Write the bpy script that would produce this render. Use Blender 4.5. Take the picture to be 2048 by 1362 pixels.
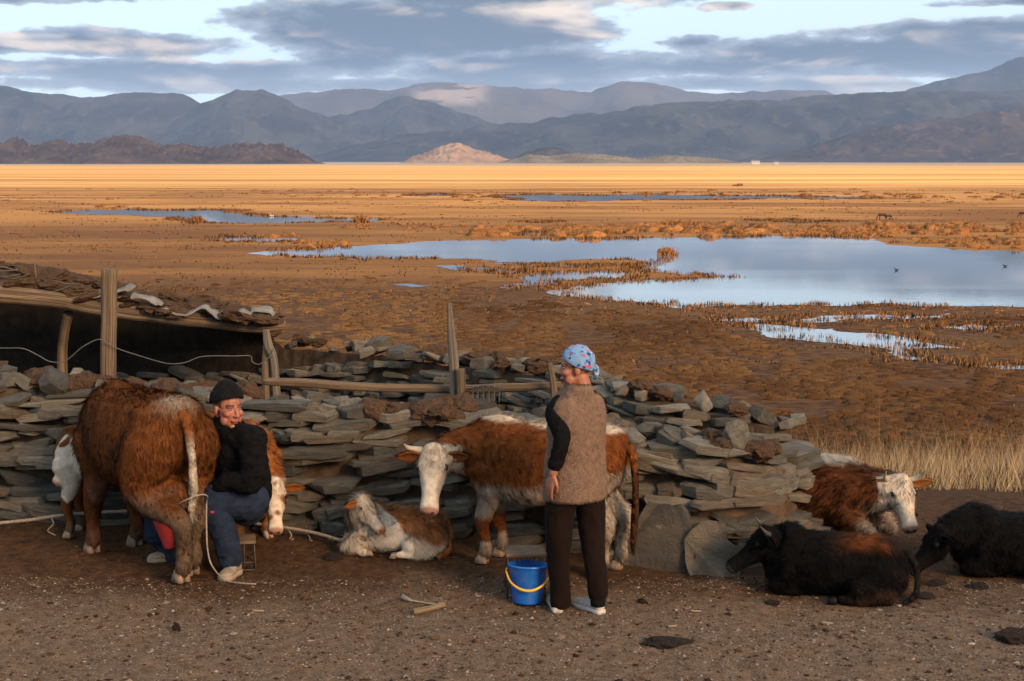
import bpy, bmesh, math, random
import numpy as np
from mathutils import Vector, Matrix

for o in list(bpy.data.objects): bpy.data.objects.remove(o)
SC = bpy.context.scene
COL = SC.collection
RNG = np.random.default_rng(11)
random.seed(11)
R = math.radians

# ------------------------------------------------------------------ camera
F_PX, CAM_H = 2813.0, 2.7
PITCH = math.atan(361.0 / F_PX)                 # horizon sits 361 px above the picture centre
cam = bpy.data.cameras.new('camera'); cam_o = bpy.data.objects.new('camera', cam); COL.objects.link(cam_o)
cam.sensor_width = 36.0; cam.lens = 36.0 * F_PX / 2048.0
cam.clip_start = 0.1; cam.clip_end = 80000.0
cam_o.location = (0, 0, CAM_H); cam_o.rotation_euler = (math.pi/2 - PITCH, 0, 0)
SC.camera = cam_o

# ------------------------------------------------------------------ sun, exposure
SUN_DIR = Vector((0.60, -0.70, 0.39)).normalized()      # from the right and behind, low
sun = bpy.data.lights.new('sun', 'SUN'); sun_o = bpy.data.objects.new('sun', sun); COL.objects.link(sun_o)
sun.energy = 3.6; sun.angle = R(20.0); sun.color = (1.0, 0.66, 0.37)
sun_o.rotation_euler = SUN_DIR.to_track_quat('Z', 'Y').to_euler()
vs = SC.view_settings
vs.view_transform = 'Standard'; vs.look = 'None'; vs.gamma = 1.0; vs.exposure = 0.8; vs.use_curve_mapping = False
SC.render.engine = 'CYCLES'
cy = SC.cycles
cy.use_denoising = True; cy.max_bounces = 5; cy.diffuse_bounces = 2; cy.glossy_bounces = 2; cy.transmission_bounces = 2
cy.volume_bounces = 0; cy.transparent_max_bounces = 4; cy.use_adaptive_sampling = True; cy.adaptive_threshold = 0.02
cy.caustics_reflective = False; cy.caustics_refractive = False

# ------------------------------------------------------------------ node helper
class NT:
    def __init__(self, tree): self.t = tree; self.n = tree.nodes; self.l = tree.links
    def node(self, typ, **kw):
        nd = self.n.new(typ)
        for k, v in kw.items(): setattr(nd, k, v)
        return nd
    def put(self, sock, v):
        if isinstance(v, bpy.types.NodeSocket): self.l.new(v, sock)
        elif v is not None:
            if isinstance(v, tuple) and len(v) == 3 and sock.type == 'RGBA': v = (*v, 1.0)
            sock.default_value = v
    def math(self, op, a, b=None, c=None, clamp=False):
        nd = self.node('ShaderNodeMath', operation=op, use_clamp=clamp)
        for i, v in enumerate((a, b, c)):
            if v is not None: self.put(nd.inputs[i], v)
        return nd.outputs[0]
    def vmath(self, op, a, b=None):
        nd = self.node('ShaderNodeVectorMath', operation=op)
        self.put(nd.inputs[0], a)
        if b is not None: self.put(nd.inputs[1], b)
        return nd.outputs[0]
    def ramp(self, v, lo, hi, a=0.0, b=1.0, smooth=True):
        nd = self.node('ShaderNodeMapRange', interpolation_type='SMOOTHSTEP' if smooth else 'LINEAR')
        self.put(nd.inputs['Value'], v)
        for k, x in (('From Min', lo), ('From Max', hi), ('To Min', a), ('To Max', b)): self.put(nd.inputs[k], x)
        return nd.outputs[0]
    def mix(self, f, a, b, blend='MIX'):
        nd = self.node('ShaderNodeMix', data_type='RGBA', blend_type=blend)
        self.put(nd.inputs[0], f); self.put(nd.inputs[6], a); self.put(nd.inputs[7], b)
        return nd.outputs[2]
    def noise(self, vec, scale, detail=4.0, rough=0.55, dist=0.0, out='Fac'):
        nd = self.node('ShaderNodeTexNoise')
        if vec is not None: self.put(nd.inputs['Vector'], vec)
        self.put(nd.inputs['Scale'], scale); self.put(nd.inputs['Detail'], detail)
        self.put(nd.inputs['Roughness'], rough); self.put(nd.inputs['Distortion'], dist)
        return nd.outputs[out]
    def voro(self, vec, scale, feature='F1', out='Distance', rand=1.0):
        nd = self.node('ShaderNodeTexVoronoi', feature=feature)
        if vec is not None: self.put(nd.inputs['Vector'], vec)
        self.put(nd.inputs['Scale'], scale)
        if 'Randomness' in nd.inputs: self.put(nd.inputs['Randomness'], rand)
        return nd.outputs[out]
    def comb(self, x, y, z):
        nd = self.node('ShaderNodeCombineXYZ')
        for i, v in enumerate((x, y, z)): self.put(nd.inputs[i], v)
        return nd.outputs[0]
    def sep(self, v):
        nd = self.node('ShaderNodeSeparateXYZ'); self.put(nd.inputs[0], v); return nd.outputs
    def mapping(self, v, scale=(1,1,1), rot=(0,0,0)):
        nd = self.node('ShaderNodeMapping'); self.put(nd.inputs[0], v)
        nd.inputs['Scale'].default_value = scale; nd.inputs['Rotation'].default_value = rot
        return nd.outputs[0]
    def bump(self, h, strength, dist):
        nd = self.node('ShaderNodeBump'); self.put(nd.inputs['Height'], h)
        self.put(nd.inputs['Strength'], strength); self.put(nd.inputs['Distance'], dist)
        return nd.outputs[0]

# ------------------------------------------------------------------ world: clear sky with broken evening cloud
W = bpy.data.worlds.new('World'); SC.world = W; W.use_nodes = True
wt = NT(W.node_tree)
bg = [n for n in wt.n if n.type == 'BACKGROUND'][0]
sky = wt.node('ShaderNodeTexSky', sky_type='NISHITA', sun_disc=False)
sky.sun_elevation = math.asin(SUN_DIR.z); sky.sun_rotation = math.atan2(SUN_DIR.x, SUN_DIR.y)
sky.altitude = 2000; sky.dust_density = 0.6; sky.air_density = 1.0; sky.ozone_density = 1.5
SKY_STRENGTH = 0.10
# cloud coordinates: u = azimuth, v = elevation, both in milliradians
CLOUDS = [  # azimuth, elevation, half width, half height, weight
    (-55, 90, 150, 26, 1.25), (15, 64, 125, 18, .9), (-20, 115, 120, 22, 1.0), (-100, 100, 70, 6, .55), (-110, 87, 60, 6, .5),
    (70, 118, 80, 12, .9), (-345, 112, 115, 13, 1.2), (-365, 75, 70, 8, .75), (-270, 78, 100, 11, .75), (-230, 60, 140, 11, .9), (-365, 60, 70, 9, .7),
    (0, 52, 420, 8, .7), (150, 64, 130, 8, .7), (240, 72, 140, 14, 1.0), (330, 84, 130, 12, .95), (345, 104, 80, 3.5, .5),
    (345, 113, 70, 4, .6), (120, 82, 26, 6, .5), (148, 104, 13, 3, .45), (310, 62, 120, 12, .8), (-110, 68, 60, 12, .7), (130, 115, 45, 5, .6)]
grp = bpy.data.node_groups.new('cloud_density', 'ShaderNodeTree')
grp.interface.new_socket('uv', in_out='INPUT', socket_type='NodeSocketVector')
grp.interface.new_socket('density', in_out='OUTPUT', socket_type='NodeSocketFloat'); grp.interface.new_socket('lit', in_out='OUTPUT', socket_type='NodeSocketFloat')
g = NT(grp); gi = g.node('NodeGroupInput'); go = g.node('NodeGroupOutput')
uv = gi.outputs[0]
wob = g.noise(g.mapping(uv, (0.02, 0.05, 0.02)), 1.0, 3, 0.65, out='Color')
wob = g.vmath('MULTIPLY', g.vmath('SUBTRACT', wob, (0.5, 0.5, 0.5)), (50.0, 13.0, 0.0))
uvw = g.vmath('ADD', uv, wob)
best = -0.42
for (cu, cv, ru, rv, wgt) in CLOUDS:
    d = g.vmath('DIVIDE', g.vmath('SUBTRACT', uvw, (cu, cv, 0.0)), (ru, rv, 1.0))
    nd = g.node('ShaderNodeVectorMath', operation='LENGTH'); g.put(nd.inputs[0], d)
    best = g.math('MAXIMUM', best, g.math('MULTIPLY', g.math('SUBTRACT', 1.0, nd.outputs['Value']), wgt))
big = g.noise(g.mapping(uv, (0.010, 0.032, 0.02)), 1.0, 4, 0.55, 0.4)
fine = g.noise(g.mapping(uv, (0.05, 0.12, 0.05)), 1.0, 3, 0.6)
dens = g.math('ADD', best, g.math('MULTIPLY', g.math('SUBTRACT', big, 0.5), 1.25))
dens = g.math('ADD', dens, g.math('MULTIPLY', g.math('SUBTRACT', fine, 0.5), 0.55))
g.l.new(dens, go.inputs[0])
big2 = g.noise(g.mapping(g.vmath('ADD', uv, (14.0, 7.0, 0.0)), (0.010, 0.032, 0.02)), 1.0, 3, 0.55, 0.4)
g.l.new(g.math('SUBTRACT', big, big2), go.inputs[1])
tc = wt.node('ShaderNodeTexCoord')
sx, sy, sz = wt.sep(tc.outputs['Generated'])
hor = wt.math('SQRT', wt.math('ADD', wt.math('MULTIPLY', sx, sx), wt.math('MULTIPLY', sy, sy)))
az = wt.math('MULTIPLY', wt.math('ARCTAN2', sx, sy), 1000.0)
el = wt.math('MULTIPLY', wt.math('ARCTAN2', sz, hor), 1000.0)
uv0 = wt.comb(az, el, 0.0)
def cloud(vec):
    nd = wt.node('ShaderNodeGroup'); nd.node_tree = grp; wt.put(nd.inputs[0], vec); return nd.outputs
d0, dl = cloud(uv0)
cov = wt.ramp(d0, 0.0, 0.17)
glow = 0.0
for (cu, cv, ru, rv) in ((-285, 76, 95, 7), (-350, 60, 50, 6), (30, 103, 90, 13), (335, 95, 80, 4), (-190, 68, 70, 5), (250, 55, 120, 4), (-330, 82, 60, 5)):
    d = wt.vmath('DIVIDE', wt.vmath('SUBTRACT', uv0, (cu, cv, 0.0)), (ru, rv, 1.0)); nd = wt.node('ShaderNodeVectorMath', operation='LENGTH'); wt.put(nd.inputs[0], d)
    glow = wt.math('MAXIMUM', glow, wt.math('SUBTRACT', 1.0, nd.outputs['Value']))
lit = wt.math('MULTIPLY', wt.ramp(wt.math('ADD', dl, wt.math('MULTIPLY', glow, 0.22)), 0.03, 0.22), wt.ramp(d0, 1.1, 0.25))
thick = wt.ramp(d0, 0.02, 0.55)
ccol = wt.mix(thick, (0.34, 0.385, 0.44), (0.070, 0.098, 0.142))
ccol = wt.mix(wt.math('MULTIPLY', lit, 0.9), ccol, (0.86, 0.68, 0.52))
low = wt.ramp(el, 44.0, 72.0, 0.5, 0.0)
ccol = wt.mix(low, ccol, (0.34, 0.385, 0.44))
skyc = wt.mix(1.0, sky.outputs[0], (SKY_STRENGTH,)*3, 'MULTIPLY')
skyc = wt.mix(0.6, skyc, (0.76, 0.88, 0.93))
fin = wt.mix(wt.math('MULTIPLY', cov, 0.96), skyc, ccol)
up = wt.math('GREATER_THAN', sz, -0.02)
wt.l.new(fin, bg.inputs[0]); bg.inputs[1].default_value = 1.0
W.cycles.sampling_method = 'MANUAL'; W.cycles.sample_map_resolution = 1024

# ------------------------------------------------------------------ measuring: picture point -> place
def ray(x, y):
    cx, cyy = (x - 1024.0) / F_PX, -(y - 681.0) / F_PX
    c, s = math.cos(PITCH), math.sin(PITCH)
    return np.array([cx, c + cyy*s, -s + cyy*c])
def at(x, y, Y):
    d = ray(x, y); return Vector((d * (Y / d[1]) + np.array([0, 0, CAM_H])))
def flat(x, y, z=0.0):
    d = ray(x, y); return Vector((d * ((z - CAM_H) / d[2]) + np.array([0, 0, CAM_H])))

# ------------------------------------------------------------------ numpy noise
def _hash(ix, iy, iz, seed):
    h = (ix.astype(np.int64)*374761393 + iy.astype(np.int64)*668265263 + iz.astype(np.int64)*2147483647 + seed*1274126177) & 0xffffffff
    h = ((h ^ (h >> 13)) * 1274126177) & 0xffffffff
    h = ((h ^ (h >> 16)) * 2246822519) & 0xffffffff
    return ((h ^ (h >> 15)) & 0xffffff) / float(0xffffff)
def vnoise(p, seed=0):
    p = np.asarray(p, float); i = np.floor(p); f = p - i; f = f*f*(3-2*f)
    i = i.astype(np.int64); out = 0
    for dx in (0, 1):
        for dy in (0, 1):
            for dz in (0, 1):
                w = (f[:,0] if dx else 1-f[:,0]) * (f[:,1] if dy else 1-f[:,1]) * (f[:,2] if dz else 1-f[:,2])
                out = out + w * _hash(i[:,0]+dx, i[:,1]+dy, i[:,2]+dz, seed)
    return out
def fbm(p, octaves=4, seed=0, gain=0.5):
    p = np.asarray(p, float); a, s, t = 1.0, 0, 0
    for k in range(octaves):
        s = s + a * vnoise(p * (2.03**k) + 17.3*k, seed + k); t += a; a *= gain
    return s / t
def P3(x, y, z=0.0):
    x = np.asarray(x, float); y = np.asarray(y, float)
    return np.stack([x, y, np.broadcast_to(np.asarray(z, float), x.shape)], -1)
def sstep(x, a, b):
    t = np.clip((np.asarray(x, float) - a) / (b - a), 0, 1); return t*t*(3-2*t)

# ------------------------------------------------------------------ objects
def link(o, parent=None, label=None, cat=None, group=None, kind=None):
    COL.objects.link(o)
    if parent is not None: o.parent = parent
    if label: o['label'] = label
    if cat: o['category'] = cat
    if group: o['group'] = group
    if kind or cat: o['kind'] = kind or 'thing'
    return o
def empty(name, loc=(0,0,0), rz=0.0, **kw):
    o = bpy.data.objects.new(name, None); o.location = loc; o.rotation_euler = (0, 0, rz); o.empty_display_size = 0.1
    return link(o, **kw)
def mesh_obj(name, verts, faces, mat, parent=None, smooth=False, col=None, **kw):
    me = bpy.data.meshes.new(name); me.from_pydata([tuple(v) for v in verts], [], [tuple(f) for f in faces])
    if col is not None: set_col(me, col)
    if mat: me.materials.append(mat)
    if smooth: me.polygons.foreach_set('use_smooth', [True]*len(me.polygons))
    me.update()
    return link(bpy.data.objects.new(name, me), parent, **kw)
def tri_mesh(name, V, T, mat, col=None, normals=None):
    """fast triangle soup"""
    me = bpy.data.meshes.new(name); V = np.asarray(V, np.float32); T = np.asarray(T, np.int32); n = len(T); k = T.shape[1]
    me.vertices.add(len(V)); me.vertices.foreach_set('co', V.ravel())
    me.loops.add(n*k); me.loops.foreach_set('vertex_index', T.ravel())
    me.polygons.add(n); me.polygons.foreach_set('loop_start', np.arange(0, n*k, k, dtype=np.int32))
    me.polygons.foreach_set('use_smooth', np.ones(n, bool) if normals is not None else np.zeros(n, bool))
    me.update(calc_edges=True)
    if col is not None: set_col(me, col)
    if normals is not None: me.normals_split_custom_set_from_vertices([tuple(x) for x in np.asarray(normals, float)])
    if mat: me.materials.append(mat)
    return me
def set_col(me, col):
    c = np.ones((len(me.vertices), 4), np.float32); c[:, :3] = np.asarray(col, np.float32)[:, :3]
    a = me.color_attributes.new('Col', 'FLOAT_COLOR', 'POINT'); a.data.foreach_set('color', c.ravel())
def co_of(me):
    a = np.empty(len(me.vertices)*3, np.float32); me.vertices.foreach_get('co', a); return a.reshape(-1, 3)
def no_of(me):
    a = np.empty(len(me.vertices)*3, np.float32); me.vertices.foreach_get('normal', a); return a.reshape(-1, 3)

def smoothpath(pts, n):
    """Catmull-Rom through points (any width), n samples"""
    P = np.asarray([tuple(p) for p in pts], float); m = len(P)
    Q = np.vstack([2*P[0]-P[1], P, 2*P[-1]-P[-2]])
    t = np.linspace(0, m-1-1e-9, n); k = np.floor(t).astype(int); f = (t-k)[:, None]
    a, b, c, d = Q[k], Q[k+1], Q[k+2], Q[k+3]
    return 0.5*((2*b) + (c-a)*f + (2*a-5*b+4*c-d)*f*f + (-a+3*b-3*c+d)*f**3)
def frames(P):
    T = np.gradient(P, axis=0); T /= np.linalg.norm(T, axis=1)[:, None] + 1e-12
    u = np.array([0, 0, 1.0]) if abs(T[0][2]) < 0.9 else np.array([1.0, 0, 0])
    U = []
    for t in T:
        u = u - t*np.dot(u, t); u /= np.linalg.norm(u) + 1e-12; U.append(u.copy())
    U = np.array(U); return T, np.cross(T, U), U
def tube(pts, radii, seg=8, n=None, caps=True, flat_=1.0, wob=0.0, seed=0):
    """round tube through points; returns verts, faces (closed)"""
    P = np.asarray([tuple(p) for p in pts], float); r = np.asarray(radii, float) * np.ones(len(P))
    if n: q = smoothpath(np.hstack([P, r[:, None]]), n); P, r = q[:, :3], np.abs(q[:, 3])
    T, S, U = frames(P); a = np.linspace(0, 2*np.pi, seg, endpoint=False)
    V = P[:, None, :] + r[:, None, None]*(np.cos(a)[None, :, None]*S[:, None, :] + flat_*np.sin(a)[None, :, None]*U[:, None, :])
    m = len(P); V = V.reshape(-1, 3)
    if wob: V = V + wob*(fbm(V*9.0/ max(1e-3, 1.0) + seed, 3, seed)[:, None]-0.5)*np.repeat((S+U), seg, 0)
    Fs = [(i*seg+j, i*seg+(j+1) % seg, (i+1)*seg+(j+1) % seg, (i+1)*seg+j) for i in range(m-1) for j in range(seg)]
    if caps: Fs += [tuple(range(seg))[::-1], tuple((m-1)*seg + j for j in range(seg))]
    return V, Fs
def merge(parts):
    V, Fs, k = [], [], 0
    for v, f in parts:
        v = np.asarray(v); V.append(v); Fs += [tuple(i+k for i in q) for q in f]; k += len(v)
    return np.vstack(V), Fs
def boxm(c, s, rot=None):
    v = np.array([[x, y, z] for x in (-.5, .5) for y in (-.5, .5) for z in (-.5, .5)]) * np.array(s)
    if rot is not None: v = v @ np.array(rot).T
    return v + np.array(tuple(c)), [(0,1,3,2), (4,6,7,5), (0,4,5,1), (2,3,7,6), (0,2,6,4), (1,5,7,3)]
def lathe(prof, seg=32):
    """prof: (r,z) list, about z"""
    a = np.linspace(0, 2*np.pi, seg, endpoint=False); V = []
    for r, z in prof: V += [(r*math.cos(t), r*math.sin(t), z) for t in a]
    Fs = [(i*seg+j, i*seg+(j+1) % seg, (i+1)*seg+(j+1) % seg, (i+1)*seg+j) for i in range(len(prof)-1) for j in range(seg)]
    return np.array(V), Fs

# ------------------------------------------------------------------ materials
def newmat(name, rough=0.85, spec=0.25):
    m = bpy.data.materials.new(name); m.use_nodes = True; n = NT(m.node_tree)
    b = [x for x in n.n if x.type == 'BSDF_PRINCIPLED'][0]
    b.inputs['Roughness'].default_value = rough; b.inputs['Specular IOR Level'].default_value = spec
    return m, n, b
def plain(name, col, rough=0.8, spec=0.25, var=0.25, scale=20.0, bump=0.0, bscale=60.0):
    """a base colour broken up by noise"""
    m, n, b = newmat(name, rough, spec); tcx = n.node('ShaderNodeTexCoord').outputs['Object']
    f = n.noise(tcx, scale, 5, 0.6)
    c = n.mix(n.ramp(f, 0.25, 0.75), tuple(x*(1-var) for x in col), tuple(min(1, x*(1+var)) for x in col))
    n.put(b.inputs['Base Color'], c)
    if bump: n.put(b.inputs['Normal'], n.bump(n.noise(tcx, bscale, 4, 0.6), bump, 0.01))
    return m
def attrmat(name, rough=0.9, spec=0.15, var=0.3, scale=30.0, bump=0.0, bscale=80.0, sheen=0.0):
    """base colour from the mesh's own colours, broken up by noise"""
    m, n, b = newmat(name, rough, spec); tcx = n.node('ShaderNodeTexCoord').outputs['Object']
    at_ = n.node('ShaderNodeAttribute', attribute_name='Col').outputs['Color']
    f = n.ramp(n.noise(tcx, scale, 5, 0.65), 0.25, 0.75, 1-var, 1+var)
    n.put(b.inputs['Base Color'], n.mix(1.0, at_, n.comb(f, f, f), 'MULTIPLY'))
    if bump: n.put(b.inputs['Normal'], n.bump(n.noise(tcx, bscale, 4, 0.6), bump, 0.01))
    if sheen: b.inputs['Sheen Weight'].default_value = sheen
    return m
M_COAT = attrmat('coat', 0.85, 0.08, 0.22, 22.0, 0.5, 120.0)
M_GRASS = attrmat('dry_grass', 0.9, 0.1, 0.15, 3.0)
M_BITS = attrmat('ground_bits', 0.95, 0.1, 0.2, 30.0)
M_SKIN = attrmat('skin', 0.5, 0.35, 0.06, 40.0, 0.15, 300.0)
# ================================================================== LAND
PLAIN_Z = -9.3
_py = [-60, -20, 0, 4, 6, 7.2, 11.2, 12.5, 24, 40, 55, 67, 20000]
_pz = [5.0, 2.4, 1.05, 0.35, 0.07, 0, 0, -.25, -2.7, -5.6, -8.0, PLAIN_Z, PLAIN_Z]
def gbase(y):
    y = np.asarray(y, float); s = 0
    for d, w in ((-.6, .25), (0, .5), (.6, .25)): s = s + w*np.interp(y + d*np.clip(np.abs(y)/14, .3, 3), _py, _pz)
    return s
def gz(x, y):
    x = np.atleast_1d(np.asarray(x, float)); y = np.atleast_1d(np.asarray(y, float)); x, y = np.broadcast_arrays(x, y)
    z = gbase(y)
    yard = 1 - sstep(y, 11.0, 13.0); slope = sstep(y, 12, 20)*(1 - sstep(y, 52, 66))
    z = z + yard*((fbm(P3(x*1.1, y*1.1), 3, 3)-.5)*.07 + (fbm(P3(x*5, y*5), 3, 5)-.5)*.035)
    z = z + slope*((fbm(P3(x*.15, y*.15), 3, 7)-.5)*.8 + (fbm(P3(x*1.6, y*1.6), 3, 9)-.5)*.22)
    z = z + np.exp(-((y-10.3)/.5)**2)*0.06*(x < .5)
    return z
_gcache = {}
def gz1(x, y):
    k = (round(float(x), 2), round(float(y), 2))
    if k not in _gcache: _gcache[k] = float(gz(k[0], k[1])[0])
    return _gcache[k]
def on(x, y, dz=0.0):
    """picture point on the yard ground"""
    p = flat(x, y, 0.0)
    for _ in range(3): p = flat(x, y, gz1(p.x, p.y))
    p.z += dz; return p
def axis(dense_lo, dense_hi, step, lo, hi, ratio):
    a = list(np.arange(dense_lo, dense_hi + step/2, step)); s = step
    while a[-1] < hi: s *= ratio; a.append(a[-1] + s)
    s = step; b = []; v = dense_lo
    while v > lo: s *= ratio; v -= s; b.append(v)
    return np.array(b[::-1] + a)
gx = axis(-5.2, 5.2, 0.05, -16000, 16000, 1.05)
gy = axis(6.6, 11.6, 0.045, -45, 18000, 1.03)
GX, GY = np.meshgrid(gx, gy)
GZ = gz(GX.ravel(), GY.ravel())
nx, ny = len(gx), len(gy)
idx = np.arange(nx*ny).reshape(ny, nx)
T = np.stack([idx[:-1, :-1], idx[:-1, 1:], idx[1:, 1:], idx[1:, :-1]], -1).reshape(-1, 4)
m_ground, n, b = newmat('ground', 0.95, 0.1)
pos = n.node('ShaderNodeNewGeometry').outputs['Position']
px_, py_, pz_ = n.sep(pos)
f1 = n.noise(pos, 1.3, 5, 0.6); f2 = n.noise(pos, 14.0, 5, 0.65); f3 = n.noise(pos, 70.0, 5, 0.75); f4 = n.noise(pos, 190.0, 3, 0.7)
# yard: trodden dung near the wall, gravelly soil in front
dung = n.mix(n.ramp(f2, .3, .7), (.036, .0165, .008), (.094, .046, .021))
grav = n.mix(n.ramp(f2, .3, .7), (.104, .064, .040), (.215, .142, .095))
grav = n.mix(n.ramp(f3, .50, .66, 0, .7), grav, (.26, .19, .14))
grav = n.mix(n.ramp(f4, .50, .36, 0, .8), grav, (.060, .039, .026))
dung = n.mix(n.ramp(f4, .52, .70, 0, .7), dung, (.135, .075, .040))
yard = n.mix(n.ramp(n.math('ADD', py_, n.math('MULTIPLY', n.math('SUBTRACT', f1, .5), 2.2)), 7.9, 9.1), grav, dung)
yard = n.mix(n.ramp(f3, .60, .72, 0, .55), yard, (.026, .015, .009))
# slope and plain
big = n.noise(n.mapping(pos, (.03, .06, .05)), 1.0, 4, .6)
tus = n.noise(n.mapping(pos, (1.2, 1.9, 1.0)), 1.0, 4, .6)
slope = n.mix(n.ramp(tus, .35, .65), (.038, .015, .005), (.125, .056, .019))
slope = n.mix(n.ramp(big, .45, .7, 0, .5), slope, (.13, .068, .027))
mid = n.noise(n.mapping(pos, (.012, .045, .05)), 1.0, 6, .65)
marsh = n.mix(n.ramp(mid, .35, .65), (.135, .052, .013), (.32, .138, .034))
marsh = n.mix(n.ramp(n.noise(n.mapping(pos, (.06, .3, .1)), 1.0, 5, .7), .4, .7, 0, .6), marsh, (.135, .053, .014))
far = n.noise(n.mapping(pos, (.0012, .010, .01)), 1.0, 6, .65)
gold = n.mix(n.ramp(far, .38, .62), (.58, .25, .06), (.90, .48, .14))  # straw colour, with the far plain's sunlight put into it
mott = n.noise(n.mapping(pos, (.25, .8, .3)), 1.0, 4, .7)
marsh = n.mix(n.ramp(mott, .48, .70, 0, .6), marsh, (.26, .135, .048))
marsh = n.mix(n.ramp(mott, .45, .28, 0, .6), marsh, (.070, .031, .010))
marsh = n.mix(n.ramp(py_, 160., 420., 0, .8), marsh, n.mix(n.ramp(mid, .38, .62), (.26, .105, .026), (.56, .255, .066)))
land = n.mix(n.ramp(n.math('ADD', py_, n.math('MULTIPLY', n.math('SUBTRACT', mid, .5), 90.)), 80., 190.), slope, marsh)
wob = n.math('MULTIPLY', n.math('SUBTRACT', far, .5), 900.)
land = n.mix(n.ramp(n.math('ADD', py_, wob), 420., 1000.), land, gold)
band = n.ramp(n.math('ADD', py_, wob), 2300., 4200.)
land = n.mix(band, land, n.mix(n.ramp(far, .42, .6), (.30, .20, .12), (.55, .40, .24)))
edge = n.math('ADD', py_, n.math('MULTIPLY', n.math('SUBTRACT', f1, .5), 1.5))
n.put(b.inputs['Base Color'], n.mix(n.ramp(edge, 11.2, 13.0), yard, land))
h = n.math('ADD', n.math('MULTIPLY', f2, 1.0), n.math('MULTIPLY', f3, .9))
n.put(b.inputs['Normal'], n.bump(h, .9, .03))
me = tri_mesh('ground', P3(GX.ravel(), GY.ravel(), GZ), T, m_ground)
me.polygons.foreach_set('use_smooth', np.ones(len(me.polygons), bool))
link(bpy.data.objects.new('ground', me), label='trodden brown yard running down to a wide grassy plain', kind='structure')

# ------------------------------------------------------------------ ponds on the plain
def fract(poly, depth, amp, seed):
    P = [np.array(p, float) for p in poly]; rg = np.random.default_rng(seed)
    for k in range(depth):
        Q = []
        for i in range(len(P)):
            a, c = P[i], P[(i+1) % len(P)]; d = c - a; L = np.linalg.norm(d)
            Q += [a, (a+c)/2 + np.array([-d[1], d[0]])*rg.normal()*amp]
        P = Q
    return P
m_water, n, b = newmat('water', 0.04, 0.5)
pos = n.node('ShaderNodeNewGeometry').outputs['Position']
n.put(b.inputs['Base Color'], (.13, .15, .165)); b.inputs['IOR'].default_value = 1.6
rf = n.noise(n.mapping(pos, (.02, .10, .1)), 1.0, 4, .6)
n.put(b.inputs['Roughness'], n.ramp(rf, .42, .62, .01, .06))
n.put(b.inputs['Normal'], n.bump(n.noise(n.mapping(pos, (.5, 1.6, 1.)), 1.0, 3, .5), .05, .05))
PONDS = [
 ('broad pale blue pond spreading across the plain with reedy shore', [(500,507),(560,500),(640,497),(740,490),(830,484),(950,481),(1060,478),(1200,477),(1330,475),(1450,474),(1560,471),(1640,472),(1750,478),(1820,492),(1900,497),(1980,500),(2100,503),(2400,510),(2400,600),(2100,612),(2048,614),(1950,612),(1850,613),(1700,612),(1560,610),(1420,612),(1380,618),(1340,614),(1280,604),(1200,598),(1130,592),(1095,586),(1150,573),(1230,566),(1320,560),(1390,558),(1435,552),(1400,549),(1340,546),(1280,541),(1265,533),(1290,522),(1230,518),(1130,520),(1040,524),(990,525),(960,518),(830,517),(700,516),(600,514),(540,511)]),
 ('long blue pond lying alone above the shelter roof', [(165,420),(240,418),(330,420),(420,419),(480,422),(540,430),(620,434),(735,437),(720,443),(600,446),(480,447),(390,446),(350,436),(260,430)]),
 ('small narrow pool between the long pond and the broad pond', [(410,476),(460,472),(540,476),(600,478),(560,484),(440,482)]),
 ('most distant thin blue strip of water among orange reeds', [(990,390),(1080,388),(1200,390),(1300,388),(1400,390),(1500,391),(1650,393),(1800,395),(1700,398),(1560,396),(1480,399),(1300,400),(1100,403),(1030,401)]),
 ('short thin sliver of water at the end of the distant strip', [(820,389),(880,387),(930,390),(870,392)]),
 ('narrow inlet at the near tip of the broad pond', [(870,533),(930,529),(1000,537),(1060,543),(1010,548),(930,541)]),
 ('forked channel joining the reedy spit of the broad pond', [(1000,574),(1040,556),(1070,546),(1150,544),(1262,543),(1268,553),(1180,557),(1100,560),(1060,571),(1020,578)]),
 ('bright shallow water winding below the broad pond', [(1480,652),(1530,648),(1600,655),(1700,665),(1790,672),(1880,690),(1930,697),(1830,697),(1800,700),(1820,711),(1870,721),(1925,727),(1850,722),(1800,716),(1780,704),(1700,688),(1600,680),(1520,668)]),
 ('pale strip of water just below the broad pond shore', [(1575,643),(1640,632),(1760,629),(1900,627),(1905,636),(1800,638),(1700,638),(1620,646)]),
 ('thin stream leaving the winding shallows', [(1925,727),(2000,732),(2100,737),(2200,741),(2100,743),(1980,737)]),
 ('small pool among the shrubs above the broad pond', [(1015,466),(1050,463),(1095,464),(1090,471),(1025,471)]),
 ('faint puddle in the grass of the slope foot', [(770,570),(815,567),(862,571),(820,574)]),
 ('slim pool behind the grazing horses', [(1490,440),(1580,438),(1690,442),(1600,446)]),
 ('broken sliver of water between the broad pond and the pale strip', [(1440,640),(1490,636),(1550,640),(1500,645)]),
 ('last small puddle right of the winding shallows', [(1880,655),(1950,650),(2040,654),(1960,660)]),
 ('thin curved runnel above the forked channel', [(960,526),(1050,528),(1150,531),(1240,529),(1180,535),(1080,534)]),
 ('tiny pool near the shrub belt', [(1040,443),(1085,441),(1125,443),(1080,446)]),
]
POND_POLYS = []
for k, (lab, poly) in enumerate(PONDS):
    W3 = [flat(x, y, PLAIN_Z + .02) for x, y in poly]
    Q = fract([(p.x, p.y) for p in W3], 4, .15, 50+k)
    POND_POLYS.append(np.array(Q))
    o = mesh_obj('pond', [(p[0], p[1], PLAIN_Z + .02 + .004*(k % 3)) for p in Q], [tuple(range(len(Q)))], m_water, label=lab, kind='structure')
    bm = bmesh.new(); bm.from_mesh(o.data); bmesh.ops.triangulate(bm, faces=bm.faces[:]); bm.to_mesh(o.data); bm.free()
    if o.data.polygons[0].normal.z < 0: o.data.flip_normals()
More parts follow.
